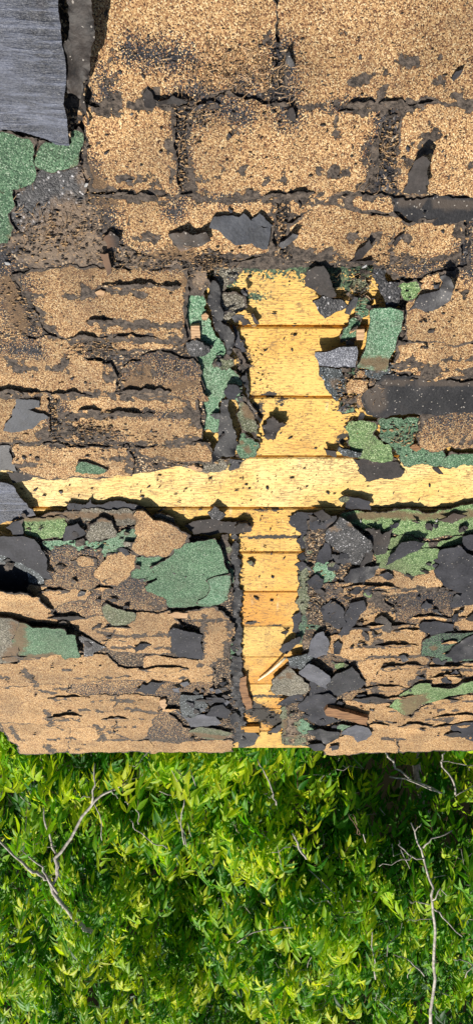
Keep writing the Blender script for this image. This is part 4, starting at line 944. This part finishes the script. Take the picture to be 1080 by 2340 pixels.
def tube(path, radii, n=6):
    P = [Vector(p) for p in path]; V = []; F = []
    ref = Vector((0.3, 0.2, 1)).normalized()
    for i, p in enumerate(P):
        t = (P[min(i + 1, len(P) - 1)] - P[max(i - 1, 0)]).normalized()
        a = t.cross(ref)
        if a.length < 1e-3: a = t.cross(Vector((1, 0, 0)))
        a.normalize(); b = t.cross(a)
        for k in range(n):
            th = 2 * math.pi * k / n
            V.append(p + (a * math.cos(th) + b * math.sin(th)) * radii[i])
        if i:
            for k in range(n):
                k2 = (k + 1) % n; o0 = (i - 1) * n; o1 = i * n
                F.append((o0 + k, o0 + k2, o1 + k2, o1 + k))
    F.append(tuple(range(n - 1, -1, -1))); F.append(tuple(range((len(P) - 1) * n, len(P) * n)))
    return [tuple(v) for v in V], F
def tube_obj(name, path, radii, mat, n=6, parent=None, roof_space=False):
    V, F = tube(path, radii, n); c = Vector(V[0])
    me = bpy.data.meshes.new(name); me.from_pydata([tuple(Vector(v) - c) for v in V], [], F)
    me.materials.append(MATS[mat]); me.polygons.foreach_set('use_smooth', [True] * len(F))
    o = link(name, me, parent)
    o.matrix_world = (ROOF @ Matrix.Translation(c)) if roof_space else Matrix.Translation(c)
    return o
tag(tube_obj('straw', [pix(590,1554,.006), pix(612,1538,.010), pix(632,1521,.016), pix(651,1503,.026)], [.0022, .0042, .0046, .004], 'pale_straw', 6, None, True),
    'pale yellow straw lying across the foot of the cross', 'straw')

# ------------------------------------------------------------------ small chips one can count
def chip_mesh(seed, r, h):
    rr = random.Random(seed); n = rr.randint(6, 8)
    ang = sorted(rr.uniform(0, 2 * math.pi) for _ in range(n)); el = rr.uniform(1.3, 3.4)
    ring = [(r * rr.uniform(.45, 1.2) * math.cos(a) * el ** .5, r * rr.uniform(.45, 1.2) * math.sin(a) / el ** .5) for a in [2 * math.pi * (i + rr.uniform(-.25, .25)) / n for i in range(n)]]
    V = [(x, y, 0) for x, y in ring] + [(x * .85, y * .85, h * rr.uniform(.6, 1.1)) for x, y in ring] + [(0, 0, h * rr.uniform(.8, 1.2))]
    F = [(i, (i + 1) % n, n + (i + 1) % n, n + i) for i in range(n)] + [(n + i, n + (i + 1) % n, 2 * n) for i in range(n)] + [tuple(range(n - 1, -1, -1))]
    return V, F
def place_words(x, y, tan):
    side = 'left' if x < 380 else ('right' if x > 720 else 'middle')
    if not tan:
        if y < 750: return 'on the top yellow board of the cross'
        if y < 910: return 'on the second yellow board of the cross'
        if y < 1045: return 'on the third yellow board of the cross'
        if y < 1160: return {'left': 'on the left arm of the long yellow board', 'right': 'on the right arm of the long yellow board', 'middle': 'on the long yellow board where the arms meet'}[side]
        if y < 1258: return 'on the first foot board under the long board'
        if y < 1343: return 'on the second foot board under the long board'
        if y < 1500: return 'on the middle foot boards of the cross'
        return 'on the lowest foot boards by the eave'
    if y < 250: return f'on the topmost tan course, {side}'
    if y < 450: return f'on the second tan course, {side}'
    if y < 640: return f'on the tan course over the cross, {side}'
    if y < 780: return f'on tan beside the top board, {side}'
    if y < 910: return f'on tan beside the second board, {side}'
    if y < 1100: return f'on tan above the long board, {side}'
    if y < 1460: return f'on tan below the long board, {side}'
    return f'on faded tan near the eave, {side}'
def chips(spots, w, label, group, mats, tan=None):
    for i, (x, y, r) in enumerate(spots):
        V, F = chip_mesh(i + int(x), 0.62 * r * px_m(y), max(0.0012, r * px_m(y) * 0.28))
        me = bpy.data.meshes.new('roofing_chip'); me.from_pydata(V, [], F); me.materials.append(MATS[mats[i % len(mats)]])
        at = me.attributes.new('edge', 'FLOAT', 'POINT'); at.data.foreach_set('value', [1.0] * len(V))
        o = link('roofing_chip' if tan is not None else 'pebble', me)
        u, v, _ = pix(x, y, w)
        o.matrix_world = ROOF @ Matrix.Translation((u, v, w)) @ Matrix.Rotation(random.uniform(0, 6.28), 4, 'Z')
        if tan is None: tag(o, label, 'pebble')
        else:
            big = 'larger' if r >= 8 else 'small'
            tag(o, f'{big} dark roofing chip {place_words(x, y, tan)}', 'chip', group)
chips([(600,633,8),(570,632,10),(560,912,5),(648,775,5),(607,800,6),(666,800,6),(560,1000,5),(663,1000,7),(720,1025,5),(694,1070,5),(748,1126,8),(763,1128,5),(540,1120,6),(610,1115,8),(700,1112,5),(50,1116,7),(83,1118,9),(140,1124,9),(180,1133,5),(322,1123,5),(325,1134,7),(340,1112,6),(365,1112,5),(410,1147,6),(425,1117,5),(370,1164,9),(458,1163,8),(895,1093,4),(898,1127,5),(980,1110,7),(1000,1123,4),(955,1143,5),(594,1188,6),(617,1210,6),(605,1250,6),(620,1265,6),(648,1275,6),(622,1318,8),(592,1318,5),(585,1366,9),(620,1372,8),(570,1421,8),(600,1615,6),(620,1640,9),(640,990,5),(700,905,5),(560,1580,6),(615,1580,4),(672,1190,5),(560,1256,4)],
      0.0005, 'small dark roofing chip lying on the yellow boards', 'small chips on the yellow boards', ['felt_brown', 'felt_slate', 'felt_black'], False)
chips([(397,141,8),(268,131,7),(275,166,10),(328,175,9),(338,200,8),(822,130,10),(748,172,8),(735,185,6),(525,480,11),(684,468,10),(700,445,8),(930,340,10),(921,360,10),(1010,345,7),(1016,358,5),(805,338,7),(302,260,8),(242,350,9),(243,408,8),(295,412,10),(525,310,10),(470,350,6),(737,560,6),(815,532,6),(922,522,7),(1010,530,7),(960,735,6),(1040,640,5),(300,905,5),(388,972,6),(270,940,6),(272,1044,8),(55,1045,8),(40,1050,7),(70,1040,6),(200,1042,7),(235,1030,6),(345,985,6),(365,960,5),(75,860,6),(60,850,5),(165,865,9),(400,830,5),(262,1672,7),(268,1670,5),(120,1520,5),(890,1478,6),(1050,1400,5),(860,1540,6),(930,1420,5),(1000,1680,6),(740,1420,7),(820,1470,7),(845,1440,7),(765,1440,8),(735,1500,8),(760,1510,7)],
      0.0195, 'small dark roofing chip lying on the tan shingles', 'small chips on the tan shingles', ['felt_brown', 'felt_black', 'felt_slate'], True)
from collections import defaultdict
same = defaultdict(list)
for o in bpy.data.objects:
    if o.name.startswith('roofing_chip'): same[o['label']].append(o)
ORD = ['leftmost', 'second from left', 'third from left', 'fourth from left', 'fifth from left', 'sixth from left', 'seventh from left', 'eighth from left', 'ninth from left']
for lab, os_ in same.items():
    if len(os_) > 1:
        for q, o in zip(ORD, sorted(os_, key=lambda o: o.matrix_world.translation.x)): o['label'] = lab + ', ' + q
# pale pebbles
s = NB('pale_stone'); s.out(s.mix(s.noise(200, 3), (0.25, 0.25, 0.25), (0.5, 0.49, 0.47)), 0.8)
chips([(198,422,11)], 0.0165, 'pale pebble below the green corner on the dirt', None, ['pale_stone'])
chips([(19,602,11)], 0.0185, 'pale pebble by the left border below the green patch', None, ['pale_stone'])
chips([(832,608,9)], 0.0195, 'pale pebble above the black granule patch', None, ['pale_stone'])
chips([(823,1190,7)], 0.0135, 'pale pebble at the left end of the long green band', None, ['pale_stone'])
chips([(996,1190,7)], 0.0135, 'pale pebble left of the spindle chip on the green band', None, ['pale_stone'])

# ------------------------------------------------------------------ what nobody could count: needles and crumbs
def merged(name, items, mats, label, cat):
    V = []; F = []; M = []
    for (v, f, m) in items:
        o = len(V); V += v; F += [tuple(i + o for i in q) for q in f]; M += [m] * len(f)
    me = bpy.data.meshes.new(name); me.from_pydata(V, [], F)
    for m in mats: me.materials.append(MATS[m])
    me.polygons.foreach_set('material_index', M)
    o = link(name, me); o.matrix_world = ROOF
    return tag(o, label, cat, kind='stuff')
items = []
for (x, y, rx, ry, n, w) in [(545,150,110,60,330,.0215),(470,190,60,40,90,.0215),(620,200,50,60,90,.021),(135,530,70,50,170,.019),(418,330,14,110,70,.017),(440,250,50,40,60,.021),(880,360,22,70,40,.017),(400,580,80,25,60,.020),
                             (470,610,40,20,50,.022),(800,440,60,10,25,.021),(925,1000,40,28,70,.011),(790,930,40,50,40,.016),(820,680,25,50,40,.012),(215,800,50,20,40,.020),(200,985,70,22,60,.021),(400,1050,80,14,40,.018),
                             (60,480,50,60,40,.019),(300,600,100,25,50,.019),(850,890,40,50,30,.019),(545,1500,14,30,30,.014),(800,1390,60,60,60,.018),(100,1195,90,25,30,.016),(900,600,60,30,40,.021),(760,640,50,25,30,.012),(330,120,90,40,40,.0215)]:
    for _ in range(int(n * .5)):
        px_, py_ = random.gauss(x, rx * .62), random.gauss(y, ry * .55)
        u, v, _w = pix(px_, py_, w); a = random.gauss(1.2, 0.9); Ln = random.uniform(.006, .018)
        d = Vector((math.cos(a), math.sin(a), random.uniform(-.1, .25))) * Ln; bend = Vector((-d.y, d.x, 0)) * random.uniform(-.25, .25)
        p0 = Vector((u, v, w + random.uniform(0, .004)))
        r = random.uniform(.0003, .0006)
        tv, tf = tube([p0, p0 + d * .5 + bend, p0 + d], [r, r, r * .6], 3)
        items.append((tv, tf, 0))
merged('pine_needles', items, ['needle'], 'dry brown pine needles drifted on the shingles', 'pine needles')
items = []
for (x, y, rx, ry, n, w, tan) in [(545,150,110,60,200,.020,.3),(640,180,30,90,160,.019,.2),(418,350,14,110,220,.0145,.4),(880,340,20,90,260,.0145,.4),(440,260,50,40,140,.020,.3),(645,520,10,60,80,.015,.3),(230,470,60,100,260,.018,.4),(110,540,90,60,350,.017,.35),
                             (350,590,120,22,260,.019,.3),(480,600,50,25,220,.020,.3),(220,800,60,20,160,.019,.3),(125,960,14,60,160,.016,.4),(210,985,70,25,240,.020,.3),(60,700,50,80,240,.017,.5),(300,1010,150,20,200,.019,.3),(430,1050,60,16,120,.014,.3),
                             (800,900,40,50,180,.015,.5),(930,840,60,20,160,.018,.3),(900,600,80,25,160,.0195,.4),(830,660,30,60,180,.011,.3),(930,1000,45,35,140,.010,.4),(720,1300,40,120,160,.011,.3),(800,1370,70,60,320,.015,.5),(620,1640,60,50,50,.002,.1),
                             (550,1350,10,160,60,.006,.1),(540,1600,12,100,60,.008,.1),(480,1640,50,40,100,.016,.3),(720,1640,60,60,160,.014,.3),(200,1250,120,60,120,.016,.3),(640,800,90,200,30,.001,.0),(600,1250,70,200,30,.001,.0),(500,1110,420,40,50,.001,.0),
                             (560,900,40,200,120,.008,.1),(640,300,380,220,330,.0205,.15),(220,860,200,200,130,.020,.25),(900,1500,160,160,120,.0165,.3),(220,1560,240,120,60,.0165,.3),(1010,700,60,70,60,.020,.3)]:
    for i in range(n):
        px_, py_ = random.gauss(x, rx * .6), random.gauss(y, ry * .6)
        if py_ > 1690: continue
        r = random.choice([2, 2, 2.3, 2.6, 3, 4.5]) * px_m(py_) * random.uniform(.5, 1.0)
        V, F = chip_mesh(random.randint(0, 10 ** 6), r, r * .7)
        u, v, _w = pix(px_, py_, w)
        items.append(([(u + a, v + b, w - .0006 + c) for a, b, c in V], F, 1 if random.random() < tan else 0))
merged('roofing_crumbs', items, ['crumb_dark', 'crumb_tan'], 'fine dark and tan roofing crumbs strewn over shingles and boards', 'debris')

# ------------------------------------------------------------------ shrubs beyond the eave
CAMP = cam.matrix_world.translation.copy()
def ray(x, y):
    return (R3 @ (FWD + RGT * ((x - 540) / FPX) + UPV * ((1170 - y) / FPX)))
EAVE = ROOF @ Vector((0, -2.457, 0))
ZC = EAVE.z - 0.42                     # mean canopy height
def canopy(x, y, dz=0.0):
    d = ray(x, y); t = (ZC + dz - CAMP.z) / d.z
    return CAMP + d * t
def zsurf(x, y):
    dip = max(0.0, min(1.0, (x - .45) / .25)) * max(0.0, min(1.0, (y + 3.35) / .3))  # canopy lowered at the right so neighbouring clumps shade it
    return ZC + 0.40 * fbm(x * 2.6, y * 2.6, 3.3, 3) + 0.11 * fbm(x * 6, y * 6, 9.1, 2) - .32 * dip

def leaf_geom(L_, wd, fold, droop):
    V = []
    prof = [(0.0, 0.02), (0.22, 0.72), (0.45, 1.0), (0.72, 0.62), (1.0, 0.0)]
    for t, q in prof:
        z = -droop * t * t * L_
        if q in (0.0,): V.append((0, t * L_, z))
        else:
            hw = wd * q * .5
            V += [(-hw, t * L_, z + fold * hw), (0, t * L_, z), (hw, t * L_, z + fold * hw)]
    F = []
    for k in range(3):
        a = k * 3; b = a + 3
        F += [(a, a + 1, b + 1, b), (a + 1, a + 2, b + 2, b + 1)]
    F += [(9, 10, 12), (10, 11, 12)]
    return np.array(V), F
LEAFV = [leaf_geom(1.0, random.uniform(.22, .30), random.uniform(.2, .6), random.uniform(.05, .35)) for _ in range(8)]
LF = LEAFV[0][1]

def grow(seed, xr, n_sprays, tone0):
    "sprays of leaflets: list of (matrix, variant, tone, point) and the twigs that carry them"
    rr = random.Random(seed); leaves = []; twigs = []
    tries = 0
    while tries < n_sprays:
        tries += 1
        y = rr.uniform(-5.25, -1.85); x = rr.uniform(*xr)
        half = 0.33 * math.hypot(CAMP.y - y, 2.3) + 0.45
        if abs(x) > half: continue
        zs = zsurf(x, y)
        if fbm(x * 2.2 + 7, y * 2.2, 1.7, 2) > 0.36 and rr.random() < .75: continue
        depth = rr.random() ** 1.6 * 0.7
        p = Vector((x, y, zs - depth))
        # not through the roof
        if y > EAVE.y - 0.03: p.z = min(p.z, EAVE.z + (y - EAVE.y) * .36 - 0.22)
        main = Vector((rr.gauss(0, .30) + .35 * fbm(x * 3, y * 3, 21, 1), 0.9 + rr.gauss(0, .2), rr.gauss(-0.05, .3))).normalized()
        nrm = Vector((rr.gauss(-.3, .4), rr.gauss(-.75, .4), 0.9)); nrm = (nrm - main * nrm.dot(main)).normalized()
        nl = rr.choice([3, 5, 5, 7, 7]); size = rr.uniform(.052, .09)
        tone = min(1, max(0, tone0 + rr.gauss(.0, .22) + .25 * fbm(x * 3, y * 3, 5, 2) + (0.30 if depth < .07 else (0.1 if depth < .14 else 0))))  # surface leaves lighter, inner ones darker: canopy light and shade put into leaf colour
        sunlit_young = depth < .16 and rr.random() < (.55 if fbm(x * 2.6 + 3, y * 2.6, 8, 2) > .12 else .06)
        if sunlit_young: tone = rr.uniform(.72, 1.0); size *= .85  # sunlit sprigs painted lighter, with smaller young leaves
        stem = .11 * size / .07
        tip = p
        base = p - main * stem + Vector((0, 0, -.05))
        twigs.append((base, p, .0011))
        for k in range(nl):
            side = 0 if k == nl - 1 else (1 if k % 2 else -1)
            a = side * rr.uniform(.35, .85); pos = p - main * stem * (0.72 - .72 * (k // 2) / max(1, nl // 2)) if side else p
            d = (Matrix.Rotation(a, 3, nrm) @ main)
            d = (d + Vector((rr.gauss(0, .07), rr.gauss(0, .07), rr.gauss(-.05, .09)))).normalized()
            nn = (nrm + Vector((rr.gauss(0, .2), rr.gauss(0, .2), rr.gauss(0, .2)))); nn = (nn - d * nn.dot(d)).normalized()
            xx = d.cross(nn)
            s_ = size * rr.uniform(.75, 1.2)
            M = Matrix((xx, d, nn)).transposed().to_4x4() @ Matrix.Diagonal((s_, s_, s_, 1))
            M.translation = pos
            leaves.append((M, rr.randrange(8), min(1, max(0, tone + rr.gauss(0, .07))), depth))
    return leaves, twigs

LEAF_MESH = {}
def leaf_mesh(v, tone):
    q = min(7, int(tone * 8))
    if (v, q) not in LEAF_MESH:
        me = bpy.data.meshes.new('leaf'); me.from_pydata(LEAFV[v][0].tolist(), [], LF)
        me.materials.append(MATS['leaf']); me.polygons.foreach_set('use_smooth', [True] * len(LF))
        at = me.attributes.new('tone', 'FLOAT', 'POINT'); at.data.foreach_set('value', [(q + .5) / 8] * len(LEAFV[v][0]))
        LEAF_MESH[(v, q)] = me
    return LEAF_MESH[(v, q)]
CI = cam.matrix_world.inverted()
def shrub(label, seed, xr, n, tone0, stems):
    base = Vector((sum(xr) / 2, -4.2, 0.0))
    root = bpy.data.objects.new('shrub', None); COL.objects.link(root); root.location = base
    tag(root, label, 'shrub', 'shrubs below the eave')
    Minv = Matrix.Translation(-base)
    leaves, twigs = grow(seed, xr, n, tone0)
    # the leaves that show largest become parts
    sc = []
    for i, (M, v, t, dep) in enumerate(leaves):
        c = CI @ M.translation
        if c.z > -0.3: sc.append(0); continue
        X = 540 + FPX * c.x / -c.z; Y = 1170 - FPX * c.y / -c.z
        ok = 0 < X < 1080 and 1725 < Y < 2330
        nv = (CI.to_3x3() @ M.col[2].to_3d()); nv = nv.normalized() if nv.length else nv
        sc.append((M.col[1].to_3d().length / -c.z * abs(nv.z) * (1 if dep < .10 else .15)) if ok else 0)
    order = sorted(range(len(leaves)), key=lambda i: -sc[i]); singles = set(order[:290])
    V = []; T_ = []; cnt = 0; faces = []
    LFq = np.array([f for f in LF if len(f) == 4]); LFt = np.array([f for f in LF if len(f) == 3])
    Q = []; TT = []
    for i, (M, v, t, dep) in enumerate(leaves):
        if i in singles:
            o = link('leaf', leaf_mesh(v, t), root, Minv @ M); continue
        A = np.array((Minv @ M))
        P = LEAFV[v][0] @ A[:3, :3].T + A[:3, 3]
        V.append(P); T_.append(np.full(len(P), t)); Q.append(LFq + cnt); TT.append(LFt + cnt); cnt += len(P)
    V = np.vstack(V)
    me = bpy.data.meshes.new('foliage')
    me.from_pydata(V.tolist(), [], np.vstack(Q).tolist() + np.vstack(TT).tolist())
    me.materials.append(MATS['leaf'])
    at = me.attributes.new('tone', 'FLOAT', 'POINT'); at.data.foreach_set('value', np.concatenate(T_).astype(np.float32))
    me.polygons.foreach_set('use_smooth', [True] * len(me.polygons))
    o = link('foliage', me, root); o['kind'] = 'stuff'
    # twigs
    TV = []; TF = []
    for a, b, r in twigs:
        v, f = tube([a - base, (a + b) / 2 - base + Vector((0, 0, .008)), b - base], [r * 1.5, r * 1.2, r * .7], 3)
        k = len(TV); TV += v; TF += [tuple(i + k for i in q) for q in f]
    me = bpy.data.meshes.new('twigs'); me.from_pydata(TV, [], TF); me.materials.append(MATS['twig_brown'])
    o = link('twigs', me, root); o['kind'] = 'stuff'
    rr = random.Random(seed + 5)
    TV = []; TF = []
    for _ in range(170):
        x = rr.uniform(max(xr[0], -1.9), min(xr[1], 1.9)); y = rr.uniform(-4.9, EAVE.y - .05)
        p = Vector((x, y, zsurf(x, y) - rr.uniform(.02, .22))) - base
        d = Vector((rr.gauss(0, .6), rr.gauss(.5, .5), rr.gauss(.1, .4))).normalized() * rr.uniform(.06, .22)
        q = Vector((rr.gauss(0, .02), rr.gauss(0, .02), rr.gauss(0, .02))); r_ = rr.uniform(.0012, .0026)
        v, f = tube([p, p + d * .35 + q, p + d * .7 - q * .6, p + d], [r_ * 1.2, r_, r_ * .8, r_ * .5], 4)
        k = len(TV); TV += v; TF += [tuple(i + k for i in qq) for qq in f]
    me = bpy.data.meshes.new('bare_twigs'); me.from_pydata(TV, [], TF); me.materials.append(MATS['bark'])
    o = link('bare_twigs', me, root); o['kind'] = 'stuff'
    # stems from the ground
    for (sx, sy) in stems:
        p = [Vector((base.x + (sx - base.x) * .3, -4.3, 0.0))]
        for t in (.35, .65, 1.0):
            p.append(Vector((base.x + (sx - base.x) * (.3 + .7 * t) + rr.gauss(0, .06), -4.3 + (sy + 4.3) * t + rr.gauss(0, .06), (ZC - .3) * t ** .8)))
        v, f = tube([q - base for q in p], [.035, .026, .018, .009], 8)
        me = bpy.data.meshes.new('stem'); me.from_pydata(v, [], f); me.materials.append(MATS['bark'])
        link('stem', me, root)
    return root
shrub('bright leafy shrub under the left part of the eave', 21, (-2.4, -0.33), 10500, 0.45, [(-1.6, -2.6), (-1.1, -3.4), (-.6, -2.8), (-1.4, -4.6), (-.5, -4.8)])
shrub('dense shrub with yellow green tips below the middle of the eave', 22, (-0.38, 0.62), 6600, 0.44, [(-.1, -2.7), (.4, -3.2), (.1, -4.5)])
shrub('darker shrub shaded at the right below the eave', 23, (0.55, 2.4), 9500, 0.38, [(.9, -2.7), (1.5, -3.0), (1.0, -4.2), (1.9, -4.4)])  # lower leaf tone stands for the shade below the eave here

# dead branches
def branch(label, strands, name='dead_branch', mat='bark'):
    root = None
    for i, (pts, r0, r1, dz) in enumerate(strands):
        P = [canopy(x, y, dz + .005 + random.uniform(-.012, .012)) for x, y in pts]
        # smooth + jitter
        Q = []
        for a, b in zip(P[:-1], P[1:]):
            for t in (0, .33, .66): Q.append(a.lerp(b, t) + Vector((random.gauss(0, .004), random.gauss(0, .004), random.gauss(0, .004))))
        Q.append(P[-1])
        R = [0.74 * (r0 + (r1 - r0) * k / (len(Q) - 1)) for k in range(len(Q))]
        if root is None:
            root = tube_obj(name, Q, R, mat, 7); tag(root, label, 'branch', 'dead branches in the shrubs'); rootm = root.matrix_world.copy()
        else:
            o = tube_obj('twig', Q, R, mat, 5); o.parent = root; o.matrix_local = rootm.inverted() @ Matrix.Translation(Q[0] + Vector((0, 0, 0))) if False else o.matrix_world
            o.matrix_parent_inverse = rootm.inverted()
    return root
branch('grey forked dead branch rising in the left of the shrub', [([(132,2000),(132,1960),(160,1915),(205,1840),(245,1810),(292,1790)], .011, .006, .16),
   ([(210,1835),(216,1790),(217,1745)], .006, .004, .17), ([(132,1965),(118,1920),(102,1870),(100,1845)], .008, .004, .16), ([(125,1932),(76,1930)], .003, .002, .17), ([(218,1835),(235,1880),(233,1920)], .0035, .002, .15), ([(205,1820),(185,1825)], .003, .0015, .18), ([(252,1810),(270,1825)], .003, .0015, .18)])
branch('thick grey dead branch sweeping in from the left border', [([(212,2132),(190,2115),(150,2080),(135,2050),(110,2010),(92,1998),(70,1990),(50,1965),(0,1922),(-40,1895)], .016, .006, .17),
   ([(132,2040),(105,2000),(88,1970),(50,1942)], .008, .004, .18), ([(122,2025),(132,1995),(134,1970)], .008, .008, .17)])
branch('bare grey dead branch standing at the lower right', [([(985,2345),(990,2238),(992,2150),(988,2080),(985,2030),(972,1975),(955,1925),(938,1880)], .0115, .004, .15),
   ([(965,1938),(985,1915),(1032,1898)], .005, .003, .19), ([(968,1962),(940,1955),(912,1935),(910,1920)], .005, .003, .19), ([(940,1955),(905,1968),(865,1980)], .004, .002, .19), ([(990,2075),(1010,2095),(1055,2140)], .006, .003, .19), ([(985,2060),(1005,2030)], .005, .003, .2),
   ([(948,1900),(962,1882)], .003, .002, .19), ([(985,2070),(955,2060),(935,2062)], .004, .002, .19), ([(985,2098),(950,2100),(928,2105)], .003, .0015, .19), ([(915,1940),(935,1985)], .003, .0015, .19)])
branch('shaded grey branch under the eave at the right', [([(880,1715),(905,1755),(945,1785),(1005,1812)], .007, .006, -.2), ([(890,1775),(940,1785),(1010,1812)], .005, .005, -.2)])
branch('forked grey branch at the right border under the eave', [([(1040,1815),(1030,1780),(1008,1740),(1015,1720)], .006, .005, -.16), ([(1008,1738),(1050,1746),(1100,1752)], .003, .003, -.16), ([(1038,1820),(1080,1795)], .004, .003, -.16)])
branch('thin tan twig rising in the middle of the shrub', [([(632,1840),(625,1815),(605,1770),(588,1735)], .005, .003, .14), ([(626,1818),(612,1820)], .003, .002, .14)])
branch('pale twig bundle in the upper middle of the shrub', [([(420,1930),(412,1880),(422,1820)], .004, .003, .10), ([(428,1935),(418,1890),(400,1850)], .003, .002, .1), ([(436,1910),(428,1880)], .003, .002, .1)])
branch('short pale stub left of the bright middle sprig', [([(700,1965),(685,1935),(668,1905)], .007, .005, .15), ([(668,1930),(700,1940)], .003, .002, .15), ([(660,1935),(620,1948)], .003, .002, .15)])
branch('curved pale twig in the left middle shadow', [([(380,1938),(350,1925),(310,1895),(297,1872)], .004, .003, .1), ([(314,1885),(316,1860),(300,1835),(285,1832)], .004, .003, .1)])
branch('pale fallen stem crossing the lower middle', [([(615,2125),(650,2118),(720,2118)], .006, .005, .15), ([(545,2150),(580,2130),(615,2125)], .004, .004, .15)])
branch('thin bare shoot at the lower middle edge', [([(858,2240),(852,2180),(848,2118)], .005, .003, .16)])
branch('pale arched twig at the lower right corner', [([(1090,2215),(1060,2195),(1035,2192)], .004, .003, .16), ([(1060,2235),(1080,2205)], .004, .003, .16)])
branch('forked pale twig at the lower edge right of the middle', [([(970,2230),(945,2205),(920,2185),(895,2180)], .005, .003, .16), ([(945,2205),(935,2215),(930,2235)], .003, .002, .16)])
branch('yellow stems of the bright right sprig', [([(822,1915),(812,1890),(795,1860)], .003, .002, .2), ([(820,1908),(816,1880),(805,1860)], .003, .002, .2)], mat='twig_brown')
